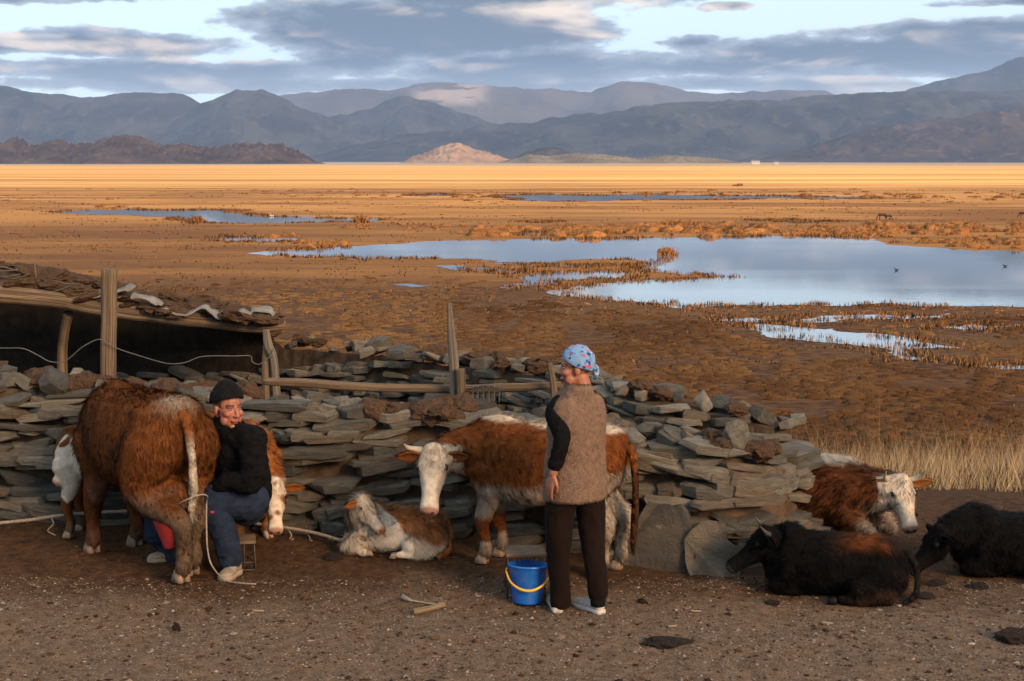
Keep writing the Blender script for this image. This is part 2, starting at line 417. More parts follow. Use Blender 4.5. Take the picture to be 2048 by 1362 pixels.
def in_pond(X, Y):
    hit = np.zeros(len(X), bool)
    for Q in POND_POLYS:
        lo, hi = Q.min(0), Q.max(0); sel = (X > lo[0]) & (X < hi[0]) & (Y > lo[1]) & (Y < hi[1])
        if not sel.any(): continue
        x, y = X[sel], Y[sel]; c = np.zeros(len(x), bool)
        for i in range(len(Q)):
            a, bq = Q[i], Q[i-1]
            if a[1] == bq[1]: continue
            cr = ((a[1] > y) != (bq[1] > y)) & (x < (bq[0]-a[0])*(y-a[1])/(bq[1]-a[1]) + a[0]); c ^= cr
        hit[sel] |= c
    return hit

# ------------------------------------------------------------------ hills and mountains
def rockmat(name, c1, c2, c3, scale):
    m, n, b = newmat(name, 0.95, 0.05)
    pos = n.node('ShaderNodeNewGeometry').outputs['Position']
    f = n.noise(n.mapping(pos, (scale, scale, scale*2.2)), 1.0, 7, .62)
    c = n.mix(n.ramp(f, .35, .65), c1, c2)
    c = n.mix(n.ramp(n.noise(pos, scale*4, 5, .7), .52, .68, 0, .8), c, c3)
    n.put(b.inputs['Base Color'], c); return m
M_DARKROCK = rockmat('dark_rock', (.036, .022, .018), (.080, .052, .040), (.15, .10, .07), .009)  # third colour paints warm lit patches onto the rock
M_SLATEROCK = rockmat('mountain_rock', (.023, .0245, .0265), (.059, .057, .0535), (.093, .083, .072), .0026)
M_BROWNROCK = rockmat('brown_rock', (.032, .024, .021), (.070, .050, .041), (.15, .10, .07), .003)
M_SUNLIT_SAND = rockmat('sunlit_sandy_rock', (.26, .155, .095), (.40, .25, .155), (.16, .085, .055), .006)  # pale sand with the hill's sunlight put into the colour
M_PALEHILL = rockmat('pale_hill', (.13, .095, .05), (.26, .19, .11), (.07, .05, .03), .006)
def sunlit_snowmat():
    m, n, b = newmat('sunlit_snowy_rock', 0.9, .1)
    pos = n.node('ShaderNodeNewGeometry').outputs['Position']; x, y, z = n.sep(pos)
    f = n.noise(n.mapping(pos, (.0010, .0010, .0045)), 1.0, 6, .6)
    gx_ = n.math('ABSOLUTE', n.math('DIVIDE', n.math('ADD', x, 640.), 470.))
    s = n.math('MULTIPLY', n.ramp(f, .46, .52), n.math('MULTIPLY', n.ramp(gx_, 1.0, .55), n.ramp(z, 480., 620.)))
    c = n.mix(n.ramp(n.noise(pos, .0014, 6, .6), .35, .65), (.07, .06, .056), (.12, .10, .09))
    n.put(b.inputs['Base Color'], n.mix(s, c, (.36, .28, .225))); return m  # pale patch: snow with its sunlight put into the colour
M_SUNLIT_SNOW = sunlit_snowmat()
def ridge(prof, D, mat, depth, nu, nv, rough, seed, label, spur=1.0, sharp=1.15):
    prof = sorted(prof); xs = np.array([p[0] for p in prof], float); ys = np.array([p[1] for p in prof], float)
    u = np.linspace(xs[0], xs[-1], nu); H = np.interp(u, xs, ys)
    k = np.ones(3)/3; H = np.convolve(np.pad(H, 1, mode='edge'), k, 'valid')
    top = np.array([at(a, c, D).z for a, c in zip(u, H)]) - PLAIN_Z; X = np.array([at(a, 325, D).x for a in u])
    top = np.maximum(top, 0.0)
    v = np.linspace(-1, 1, nv); UU, VV = np.meshgrid(np.arange(nu), v); HH = top[UU]; XX = X[UU]
    dep = depth * (0.35 + .65*HH/HH.max())
    YY = D + VV*dep
    ns = 1.0/ (HH.max()*.62)
    rid = 1 - np.abs(2*fbm(P3((XX*ns*1.0).ravel() + seed, (YY*ns*.55).ravel()), 5, seed, .52)-1)
    rid = rid.reshape(XX.shape)
    fal = np.clip(1 - np.abs(VV)**sharp, 0, 1)
    Z = HH*fal*(1 - spur*(1-fal)*(1.0-rid)*1.25)
    Z = Z + HH.max()*rough*(fbm(P3((XX*ns*4).ravel(), (YY*ns*4).ravel()), 5, seed+3).reshape(XX.shape)-.5)*np.clip(fal*1.5, 0, 1)*np.clip(HH/(HH.max()*.25), 0, 1)
    XX = XX + (fbm(P3((XX*ns).ravel(), (YY*ns*2).ravel()), 3, seed+5).reshape(XX.shape)-.5)*HH*.35
    i = np.arange(nu*nv).reshape(nv, nu)
    T = np.stack([i[:-1, :-1], i[:-1, 1:], i[1:, 1:], i[1:, :-1]], -1).reshape(-1, 4)
    me = tri_mesh('mountain', P3(XX.ravel(), YY.ravel(), (Z + PLAIN_Z - 1.0).ravel()), T, mat)
    me.polygons.foreach_set('use_smooth', np.ones(len(me.polygons), bool))
    link(bpy.data.objects.new('mountain' if D > 6400 else 'hill', me), label=label, kind='structure')
ridge([(-300,300),(-150,285),(-40,305),(2,318),(10,292),(32,274),(50,290),(75,290),(120,280),(145,291),(190,288),(245,270),(290,278),(330,291),(380,289),(420,299),(470,290),(520,288),(565,290),(600,305),(625,320),(650,328)], 4600, M_DARKROCK, 420, 480, 70, .42, 4, 'dark rocky hills standing on the far edge of the plain', 1.0)
ridge([(795,328),(830,312),(855,304),(880,292),(915,284),(950,297),(1010,316),(1045,328)], 5600, M_SUNLIT_SAND, 380, 200, 60, .22, 9, 'pale sandy pyramid hill with sunlight put into its colour')
ridge([(985,328),(1060,309),(1100,312),(1150,306),(1200,308),(1280,317),(1330,310),(1380,313),(1420,315),(1460,322),(1500,328)], 5400, M_PALEHILL, 330, 300, 60, .42, 12, 'low greenish tan hills beside the pale sandy hill')
ridge([(1020,320),(1050,303),(1085,294),(1115,294),(1150,306),(1190,322)], 6300, M_BROWNROCK, 300, 90, 24, .1, 15, 'small reddish knoll behind the low tan hills')
ridge([(1440,326),(1520,312),(1600,298),(1700,268),(1780,250),(1850,243),(1900,234),(1960,224),(2048,217),(2200,205),(2400,200)], 7200, M_BROWNROCK, 900, 300, 80, .14, 21, 'dark brown shoulder of hills rising at the edge of view')
ridge([(560,326),(640,308),(700,290),(800,270),(900,261),(980,249),(1060,245),(1130,231),(1220,224),(1330,204),(1440,202),(1560,199),(1640,190),(1780,184),(1900,181),(2048,184),(2200,172),(2450,160)], 9000, M_SLATEROCK, 1300, 420, 90, .085, 27, 'long slate grey mountain ridge spanning behind the tan hills', 1.0)
ridge([(270,300),(330,262),(400,214),(475,178),(530,179),(560,188),(640,224),(700,254),(760,280),(820,305)], 10500, M_SLATEROCK, 1300, 220, 80, .08, 33, 'broad cone shaped grey mountain', 1.0)
ridge([(520,300),(580,270),(650,237),(740,216),(800,189),(870,205),(960,232),(1030,262),(1100,290)], 11500, M_SLATEROCK, 1300, 220, 80, .08, 38, 'grey peak rising behind the long ridge', 1.0)
ridge([(-350,120),(-200,150),(-80,160),(0,167),(60,178),(130,190),(190,196),(240,184),(290,182),(350,184),(400,202),(460,228),(540,270)], 11000, M_SLATEROCK, 1500, 260, 80, .08, 44, 'dark blue mountains behind the rocky hills', 1.0)
ridge([(420,200),(560,188),(700,178),(800,178),(880,161),(960,168),(1050,175),(1180,184),(1240,162),(1310,169),(1400,184),(1500,184),(1600,177),(1660,187),(1760,188),(1900,190),(2000,200)], 15000, M_SUNLIT_SNOW, 2400, 320, 60, .07, 52, 'most distant mountains with a patch painted pale as sunlit', .8)
ridge([(1700,205),(1760,188),(1850,164),(1950,139),(2048,113),(2150,100),(2400,78)], 13000, M_SLATEROCK, 2000, 180, 60, .06, 58, 'highest mountain slope behind the brown hills', 1.0)

# ------------------------------------------------------------------ grass, reeds, gravel
def blades(P, h, w, lean, col, jit=.35, rg=RNG):
    """one triangle per blade; P (n,3) feet"""
    n = len(P); a = rg.uniform(0, 2*np.pi, n); d = np.stack([np.cos(a), np.sin(a), 0*a], -1)
    la = rg.uniform(0, 2*np.pi, n); ld = np.stack([np.cos(la), np.sin(la), 0*la], -1)
    tip = P + ld*(h*lean*rg.uniform(.2, 1.4, n))[:, None]; tip[:, 2] += h*rg.uniform(.7, 1.1, n)
    V = np.stack([P - d*(w/2)[:, None], P + d*(w/2)[:, None], tip], 1).reshape(-1, 3)
    c = col*(1 + rg.uniform(-jit, jit, (n, 1))); C = np.repeat(c, 3, 0)
    up = np.stack([ld[:, 0]*.4, ld[:, 1]*.4, np.ones(n)], -1); up[:, 1] -= .55; up[:, 0] += .3
    up /= np.linalg.norm(up, axis=1)[:, None]
    return V, np.arange(3*n).reshape(-1, 3), np.clip(C, 0, 1), np.repeat(up, 3, 0)
def stuff(name, packs, mat, label):
    V = np.vstack([p[0] for p in packs]); C = np.vstack([p[2] for p in packs]); N = np.vstack([p[3] for p in packs]); k = 0; T = []
    for p in packs: T.append(p[1] + k); k += len(p[0])
    me = tri_mesh(name, V, np.vstack(T), mat, C, N)
    return link(bpy.data.objects.new(name, me), label=label, cat='grass', kind='stuff')
# tussocks on the slope
rg = np.random.default_rng(5)
n = 30000
Y = 13.5 + (150-13.5)*rg.random(n)**.85; X = rg.uniform(-1, 1, n)*(Y*.46 + 3)
keep = (fbm(P3(X*.5, Y*.25), 3, 71) > .40) & ~((np.abs(X) < 2.2 + 1.8*(X < 0)) & (Y < 15.2)); X, Y = X[keep], Y[keep]
keep = ~(in_pond(X, Y) | in_pond(X+2.2, Y) | in_pond(X-2.2, Y) | in_pond(X, Y+3.5) | in_pond(X, Y+8)) & (rg.random(len(X)) > sstep(Y, 90, 150)); X, Y = X[keep], Y[keep]
n = len(X)
rr = rg.uniform(.20, .42, n)*(1 + .25*sstep(Y, 40, 80)); hh = rr*rg.uniform(.30, .52, n)*(1 - .35*sstep(Y, 60, 80))
ang = np.linspace(0, 2*np.pi, 7, endpoint=False)
ring = lambda s, z: np.stack([np.cos(ang)*s, np.sin(ang)*s, np.full(7, z)], -1)
dome = np.vstack([ring(1.0, -.15), ring(.86, .50), ring(.48, .90), [[0, 0, 1.0]]])
V = dome[None]*np.stack([rr*rg.uniform(1.0, 1.5, n), rr*rg.uniform(.8, 1.1, n), hh], -1)[:, None, :]*rg.uniform(.82, 1.18, (n, len(dome), 1))
V += P3(X, Y, np.maximum(gz(X, Y), PLAIN_Z)-.02)[:, None, :]
Fd = []
for q in (0, 7): Fd += [(q+j, q+(j+1) % 7, q+7+(j+1) % 7) for j in range(7)] + [(q+j, q+7+(j+1) % 7, q+7+j) for j in range(7)]
Fd += [(14+j, 14+(j+1) % 7, 21) for j in range(7)]
T = (np.array(Fd)[None] + len(dome)*np.arange(n)[:, None, None]).reshape(-1, 3)
tone = np.clip((fbm(P3(X*.10, Y*.05), 3, 77)-.3)*2.2 + rg.normal(0, .16, n), 0, 1)[:, None]
tcol = np.array([.066, .028, .009])*(1-tone) + np.array([.160, .078, .028])*tone
me = tri_mesh('tussock', V.reshape(-1, 3), T, attrmat('tussock_grass', .95, .05, .35, 14.0, .8, 40.0), np.repeat(tcol, len(dome), 0))
me.polygons.foreach_set('use_smooth', np.ones(len(me.polygons), bool))
link(bpy.data.objects.new('tussock_grass', me), label='russet grass tussocks covering the slope below the pen', cat='grass', kind='stuff')
k = 8
bx = np.repeat(X, k) + rg.normal(0, .55, n*k)*np.repeat(rr, k); by = np.repeat(Y, k) + rg.normal(0, .5, n*k)*np.repeat(rr, k)
colr = np.repeat(tcol, k, 0)*1.12
pk = blades(P3(bx, by, np.maximum(gz(bx, by), PLAIN_Z)+np.repeat(hh*.35, k)), np.repeat(hh*.95, k), np.repeat(.010 + .0006*Y, k), .75, colr, .45, rg)
stuff('grass', [pk], M_GRASS, 'fine dry blades standing on the russet tussocks')
# tall straw grass beside the lying cows
n = 110000
X = rg.uniform(1.6, 11.5, n)**1.0; Y = 11.5 + rg.gamma(2.0, 2.4, n)
sel = (Y > 11.6 + 2.2*(fbm(P3(X*1.1, X*0), 3, 95)-.35)) & (X > 2.35 + .12*(Y-11)) & (X < .5*Y+2) & (Y < 26) & (fbm(P3(X*.8, Y*.6), 3, 91) > .36 + .12*(Y > 17)); X, Y = X[sel], Y[sel]
colr = np.array([.40, .285, .165])*(.7 + .6*fbm(P3(X*3, Y*3), 2, 92)[:, None])
pk = blades(P3(X, Y, gz(X, Y)-.02), rg.gamma(6, .055, len(X)), np.full(len(X), .0014) + .00016*Y, .55, colr, .3, rg)
stuff('tall_grass', [pk], M_GRASS, 'pale straw coloured tall grass behind the white faced cow')
# sedge fringing the water, willow scrub on the plain
packs = []
for q, Q in enumerate(POND_POLYS):
    L = np.linalg.norm(np.roll(Q, -1, 0)-Q, axis=1); m = int(min(3800, L.sum()*3.0)); pick = rg.choice(len(Q), m, p=L/L.sum())
    t = rg.random(m)[:, None]; p = Q[pick]*(1-t) + np.roll(Q, -1, 0)[pick]*t + rg.normal(0, 1.1, (m, 2))
    ok = (fbm(P3(p[:, 0]*.12, p[:, 1]*.12), 3, 101) > .45) & (p[:, 1] < 600); p = p[ok]; m = len(p)
    if not m: continue
    k = 14; bx = np.repeat(p[:, 0], k) + rg.normal(0, .35, m*k); by = np.repeat(p[:, 1], k) + rg.normal(0, .35, m*k)
    colr = np.array([.25, .115, .036])*(.6 + .8*rg.random((m*k, 1)))
    packs.append(blades(P3(bx, by, PLAIN_Z-.02), rg.uniform(.12, .45, m*k)*(1+.3*(by > 150)), np.full(m*k, .035) + .0004*by, .35, colr, .35, rg))
stuff('sedge', packs, M_GRASS, 'orange brown sedge fringing the ponds')
def scrub(cx, cy, r, hgt, k, rg):
    a = rg.normal(0, .42, (k, 2))*r; z = np.zeros(k)
    h = hgt*rg.uniform(.55, 1.05, k)*np.sqrt(np.clip(1 - (a**2).sum(1)/(1.6*r*r), .12, 1))
    col = np.array([.40, .175, .052])*(.65 + .7*rg.random((k, 1)))
    b_ = blades(P3(cx + a[:, 0], cy + a[:, 1], PLAIN_Z-.05), h, np.full(k, .04 + .00032*cy), .6, col, .3, rg)
    out = [b_]; tone_ = rg.uniform(.75, 1.15)
    for _ in range(3):                                   # rounded masses of twigs inside the bush
        q = rg.normal(0, .30, 2)*r; s = rg.uniform(.45, .8)
        D = dome*np.array([r*s*.8, r*s*.6, hgt*s*.95])*rg.uniform(.75, 1.25, (len(dome), 1)); Nd = dome*np.array([1, 1, .8]) + rg.normal(0, .35, dome.shape); Nd /= np.linalg.norm(Nd, axis=1)[:, None]
        out.append((D + np.array([cx+q[0], cy+q[1], PLAIN_Z-.03]), np.array(Fd), np.clip(np.array([.27, .115, .034])*tone_*rg.uniform(.7, 1.3, (len(dome), 1)), 0, 1), Nd))
    kk = 0; Ts = []
    for p_ in out: Ts.append(p_[1]+kk); kk += len(p_[0])
    return np.vstack([p_[0] for p_ in out]), np.vstack(Ts), np.vstack([p_[2] for p_ in out]), np.vstack([p_[3] for p_ in out])
packs = []
def belt(x0, x1, ya, yb, m, hs):
    for _ in range(m):
        x = rg.uniform(x0, x1); t = (x-x0)/(x1-x0); y = ya + (yb-ya)*t + rg.normal(0, 5)
        p = flat(x, y, PLAIN_Z)
        if in_pond(np.array([p.x]), np.array([p.y]))[0]: continue
        h = .62*rg.uniform(*hs)*p.y/235.0; packs.append(scrub(p.x, p.y, h*2.2, h, 130, rg))
belt(960, 1240, 466, 464, 60, (1.1, 2.2)); belt(1240, 1560, 460, 458, 60, (.9, 1.9)); belt(1560, 1780, 468, 468, 40, (.7, 1.5))
belt(1640, 2120, 462, 458, 70, (.9, 2.1)); belt(1820, 2120, 482, 490, 50, (.9, 1.8)); belt(600, 700, 492, 490, 22, (.7, 1.3)); belt(480, 620, 476, 476, 16, (.5, 1.1))
belt(900, 2120, 392, 394, 90, (.5, 1.0)); belt(680, 1000, 452, 458, 30, (.4, 1.0)); belt(500, 960, 386, 390, 40, (.3, .6)); belt(1000, 1300, 540, 548, 40, (.25, .5)); belt(1270, 1440, 534, 553, 30, (.25, .6))
belt(200, 260, 418, 418, 10, (.5, .9)); belt(1100, 1560, 604, 618, 60, (.2, .5)); belt(1560, 2100, 620, 620, 70, (.2, .5))
m = 3500; Y = 66*np.exp(rg.uniform(0, math.log(9), m)); X = rg.uniform(-1, 1, m)*(Y*.42 + 4); ok = ~in_pond(X, Y) & (fbm(P3(X*.03, Y*.05), 3, 131) > .44); X, Y = X[ok], Y[ok]; m = len(X)
k = 7; bx = np.repeat(X, k) + rg.normal(0, .9, m*k); by = np.repeat(Y, k) + rg.normal(0, .6, m*k)
packs.append(blades(P3(bx, by, PLAIN_Z-.02), rg.uniform(.05, .13, m*k)*(1 + by/200), .06 + .0009*by, .8, np.array([.25, .108, .030])*(.7 + .6*rg.random((m*k, 1))), .3, rg))
o = stuff('shrubbery', packs, M_GRASS, 'orange brown willow scrub scattered across the wet plain'); o['category'] = 'shrubs'
for (x, y, h, lab) in ((395, 446, 1.9, 'round orange bush standing at the edge of the long pond'), (1336, 510, 1.3, 'lone small bush standing in the broad pond'), (722, 445, 1.9, 'pale orange bush at the far tip of the long pond')):
    p = flat(x, y, PLAIN_Z); r_ = h*.9
    pk = scrub(p.x, p.y, r_, h, 500, rg); V = pk[0] - np.array([p.x, p.y, PLAIN_Z])
    me = tri_mesh('bush', V, pk[1], M_GRASS, pk[2], pk[3]); o = link(bpy.data.objects.new('bush', me), label=lab, cat='bush'); o.location = (p.x, p.y, PLAIN_Z)
# pebbles, straw and dung crumbs on the yard
def crumbs(n, size, cols, yr, flat_=.55, seed=0):
    rg = np.random.default_rng(seed)
    Y = rg.uniform(*yr, n); X = rg.uniform(-1, 1, n)*(Y*.42 + .5)
    sel = (Y < 9.0) | (rg.random(n) < .6); X, Y = X[sel], Y[sel]; n = len(X)
    s = size*np.exp(rg.normal(0, .5, n)); base = np.array([[1,0,0],[-1,0,0],[0,1,0],[0,-1,0],[0,0,1],[0,0,-1.]])
    V = base[None]*rg.uniform(.5, 1.2, (n, 6, 1)); V[:, :, 2] *= flat_
    st = rg.uniform(.6, 1.6, n); V[:, :, 0] *= st[:, None]
    a = rg.uniform(0, 6.28, n); c, s_ = np.cos(a)[:, None], np.sin(a)[:, None]
    V = np.stack([V[..., 0]*c - V[..., 1]*s_, V[..., 0]*s_ + V[..., 1]*c, V[..., 2]], -1)*s[:, None, None]
    V += P3(X, Y, gz(X, Y) + s*.15)[:, None, :]
    Fb = np.array([[0,2,4],[2,1,4],[1,3,4],[3,0,4],[2,0,5],[1,2,5],[3,1,5],[0,3,5]])
    T = (Fb[None] + 6*np.arange(n)[:, None, None]).reshape(-1, 3)
    C = np.repeat(np.array(cols)[rg.integers(0, len(cols), n)]*rg.uniform(.7, 1.3, (n, 1)), 6, 0)
    return V.reshape(-1, 3), T, np.clip(C, 0, 1)
def crumb_obj(name, packs, label):
    V = np.vstack([p[0] for p in packs]); C = np.vstack([p[2] for p in packs]); T = []; k = 0
    for p in packs: T.append(p[1]+k); k += len(p[0])
    link(bpy.data.objects.new(name, tri_mesh(name, V, np.vstack(T), M_BITS, C)), label=label, cat=name, kind='stuff')
crumb_obj('gravel', [crumbs(34000, .0040, [(.165,.125,.098), (.14,.105,.082), (.11,.083,.064), (.20,.16,.13), (.07,.05,.038)], (6.4, 8.9), .6, 1),
                     crumbs(420, .009, [(.19,.16,.138), (.15,.125,.10), (.10,.08,.066)], (6.4, 8.9), .5, 2)], 'pale grit and small pebbles strewn over the yard')
crumb_obj('dirt', [crumbs(14000, .0065, [(.04,.02,.010), (.06,.033,.017), (.026,.015,.008), (.085,.05,.027)], (6.4, 11.0), .6, 3),
                   crumbs(700, .013, [(.033,.017,.009), (.052,.027,.013), (.02,.012,.008)], (6.6, 11.0), .45, 4)], 'dark crumbs of dried dung and soil on the yard')
# straws
n = 600; Y = rg.uniform(6.5, 11, n); X = rg.uniform(-1, 1, n)*Y*.4; a = rg.uniform(0, 6.28, n); L = rg.gamma(2.0, .014, n); w = .0025
P = P3(X, Y, gz(X, Y)+.008); d = np.stack([np.cos(a), np.sin(a), rg.uniform(-.05, .15, n)], -1)*L[:, None]; s = np.stack([-np.sin(a), np.cos(a), 0*a], -1)*w
V = np.stack([P-s, P+s, P+d+s, P+d-s], 1).reshape(-1, 3); C = np.repeat(np.array([.19, .13, .07])*rg.uniform(.5, 1.3, (n, 1)), 4, 0)
link(bpy.data.objects.new('straw', tri_mesh('straw', V, np.arange(4*n).reshape(-1, 4), M_BITS, C)), label='bits of straw littering the yard', cat='straw', kind='stuff')
# air
m_h = bpy.data.materials.new('air'); m_h.use_nodes = True; hn = NT(m_h.node_tree); hn.n.remove([x for x in hn.n if x.type == 'BSDF_PRINCIPLED'][0])
pv = hn.node('ShaderNodeVolumePrincipled'); pv.inputs['Color'].default_value = (.46, .635, .97, 1); pv.inputs['Density'].default_value = 4.4e-5; pv.inputs['Anisotropy'].default_value = 0.1
hn.l.new(pv.outputs[0], [x for x in hn.n if x.type == 'OUTPUT_MATERIAL'][0].inputs['Volume'])
v_, f_ = boxm((0, 9300, 600), (40000, 21000, 1240))
mesh_obj('haze', v_, f_, m_h, label='thin blue evening haze over the valley', cat='haze', kind='stuff')
# ================================================================== STONE PEN
def stonemat():
    m, n, b = newmat('slate_stone', 0.85, 0.25)
    oi = n.node('ShaderNodeObjectInfo'); rnd = oi.outputs['Random']
    tcx = n.vmath('ADD', n.node('ShaderNodeTexCoord').outputs['Object'], n.comb(n.math('MULTIPLY', rnd, 37.), n.math('MULTIPLY', rnd, 11.), 0.))
    f = n.noise(n.mapping(tcx, (3.5, 3.5, 5)), 1.0, 6, .7); g_ = n.noise(n.mapping(tcx, (14, 14, 34)), 1.0, 4, .6); sp = n.noise(tcx, 8.0, 5, .7)
    r2 = n.math('FRACT', n.math('MULTIPLY', rnd, 7.31)); r3 = n.math('FRACT', n.math('MULTIPLY', rnd, 23.7))
    base = n.mix(rnd, (.094, .090, .078), (.275, .240, .188))
    base = n.mix(n.ramp(r2, .62, .9, 0, .65), base, (.185, .130, .085))
    base = n.mix(n.ramp(r3, .7, .95, 0, .7), base, (.045, .049, .050))
    c = n.mix(n.ramp(f, .3, .7), n.mix(1.0, base, (.62, .62, .64), 'MULTIPLY'), n.mix(1.0, base, (1.3, 1.25, 1.15), 'MULTIPLY'))
    c = n.mix(n.ramp(sp, .60, .72, 0, .55), c, (.24, .16, .10))      # rusty lichen
    c = n.mix(n.ramp(n.noise(tcx, 19.0, 3, .6), .66, .74, 0, .5), c, (.27, .255, .22))
    n.put(b.inputs['Base Color'], c)
    n.put(b.inputs['Normal'], n.bump(n.math('ADD', n.math('MULTIPLY', g_, .25), n.math('MULTIPLY', n.noise(tcx, 9.0, 8, .78), 2.4)), 1.0, .024))
    return m
M_STONE = stonemat()
M_MUD = plain('dried_mud', (.065, .041, .025), .95, .1, .45, 9.0, .8, 25.0)
M_DUNG = plain('dried_dung', (.066, .037, .021), .95, .1, .55, 16.0, 1.0, 45.0)
def stone_mesh(rg, name='stone', flatness=1.0, knobby=False):
    """angular split slab, unit size about 1 x 1 x 1"""
    pts = []
    if knobby:
        for _ in range(34):
            v = rg.normal(size=3); v /= np.linalg.norm(v); pts.append(v*.5*rg.uniform(.86, 1.0))
    else:
        m = rg.integers(6, 9)
        top = rg.uniform(-.12, .12, 2); tp = rg.uniform(.15, .8); pinch = rg.uniform(.35, 1.0)
        for k in range(m):
            a = 2*math.pi*(k + rg.uniform(-.3, .3))/m
            ex, ey = math.cos(a), math.sin(a); q = max(abs(ex), abs(ey))**.75
            ex, ey = ex/q*.5, ey/q*.5; ex *= rg.uniform(.82, 1.05); ey *= rg.uniform(.82, 1.02)
            th = .5*(1 - .85*pinch*max(0, abs(ex)/.5 - tp)/(1-tp+.05)*rg.uniform(.4, 1))
            zc = rg.uniform(-.16, .16)
            pts += [(ex*.93 + top[0]*.1, ey*.95, zc + th*rg.uniform(.70, .98)), (ex, ey, zc + rg.uniform(-.2, .25)), (ex*rg.uniform(.84, .97), ey*.95, zc - th*rg.uniform(.7, .98))]
    bm = bmesh.new()
    for p in pts: bm.verts.new(p)
    r_ = bmesh.ops.convex_hull(bm, input=bm.verts[:])
    bmesh.ops.delete(bm, geom=[v for v in r_['geom_interior'] if isinstance(v, bmesh.types.BMVert)], context='VERTS')
    bmesh.ops.dissolve_limit(bm, angle_limit=R(9), verts=bm.verts[:], edges=bm.edges[:])
    me = bpy.data.meshes.new(name); bm.to_mesh(me); bm.free(); me.materials.append(M_STONE); return me
rs = np.random.default_rng(21)
STONES = [stone_mesh(rs) for _ in range(30)]; KNOBS = [stone_mesh(rs, 'boulder', knobby=True) for _ in range(5)]
def clod_mesh(rg, seed, mat, name='dung_clod'):
    bm = bmesh.new(); bmesh.ops.create_icosphere(bm, subdivisions=3, radius=.5); me = bpy.data.meshes.new(name); bm.to_mesh(me); bm.free()
    c = co_of(me); d = 1 + 1.3*(fbm(c*4.2 + seed*7, 4, seed, .7)-.5); c = c*d[:, None]; c[:, 2] *= .62
    me.vertices.foreach_set('co', c.astype(np.float32).ravel()); me.materials.append(mat); me.update(); return me
CLODS = [clod_mesh(rs, k, M_DUNG) for k in range(6)]
def put_part(name, me, parent, loc, rot, scale):
    o = bpy.data.objects.new(name, me); o.parent = parent; o.matrix_local = Matrix.Translation(loc) @ rot.to_4x4() @ Matrix.Diagonal((*scale, 1)); COL.objects.link(o); return o

class Path:
    def __init__(s, pts, n=240):
        s.P = smoothpath([(p[0], p[1], 0) for p in pts], n)[:, :2]; d = np.linalg.norm(np.diff(s.P, axis=0), axis=1); s.s = np.r_[0, np.cumsum(d)]; s.L = s.s[-1]
    def p(s, t): return np.array([np.interp(t, s.s, s.P[:, 0]), np.interp(t, s.s, s.P[:, 1])])
    def t(s, t):
        d = s.p(min(t+.05, s.L)) - s.p(max(t-.05, 0)); return d/np.linalg.norm(d)
def gnd(x, y): q = on(x, y); return (q.x, q.y)
# outer foot line of the front wall, left to right, then round the end and back along the far side
FRONT = Path([(-8.5, 10.75), (-6.0, 10.65), gnd(20, 1040), gnd(350, 1045), gnd(600, 1062), gnd(830, 1075), gnd(1010, 1090), gnd(1180, 1112), gnd(1320, 1132), gnd(1440, 1143), gnd(1560, 1125), gnd(1640, 1085), gnd(1680, 1050), (2.42, 10.75)])
def front_top(x): return np.interp(x, [-4.2, -3.7, -2.0, -1.0, 0, .8, 1.5, 2.0, 2.3], [1.00, .98, .88, .85, .83, .81, .78, .70, .56])
BATTER = .24
def face_pt(path, s, z, side=1):
    """point on the battered face; side=1 outward is to the right of the path direction"""
    p, t = path.p(s), path.t(s); nrm = np.array([t[1], -t[0]])*side; q = p - nrm*BATTER*z
    return np.array([q[0], q[1]]), t, nrm
wall = empty('stone_wall', (*FRONT.p(4.0), 0), label='front dry stone wall of the pen, curving round at its end', cat='stone wall')
WI = Matrix.Translation(-wall.location)
def lay(name, me, parent, pos, t, nrm, tilt, size, roll=0.0, yaw=0.0):
    X = Vector((t[0], t[1], 0)); Yv = Vector((-nrm[0], -nrm[1], 0)); Z = X.cross(Yv)
    M = Matrix((X, Yv, Z)).transposed() @ Matrix.Rotation(yaw, 3, 'Z') @ Matrix.Rotation(tilt, 3, 'Y') @ Matrix.Rotation(roll, 3, 'X')
    return put_part(name, me, parent, Vector(pos) - Vector(parent.location), M, size)
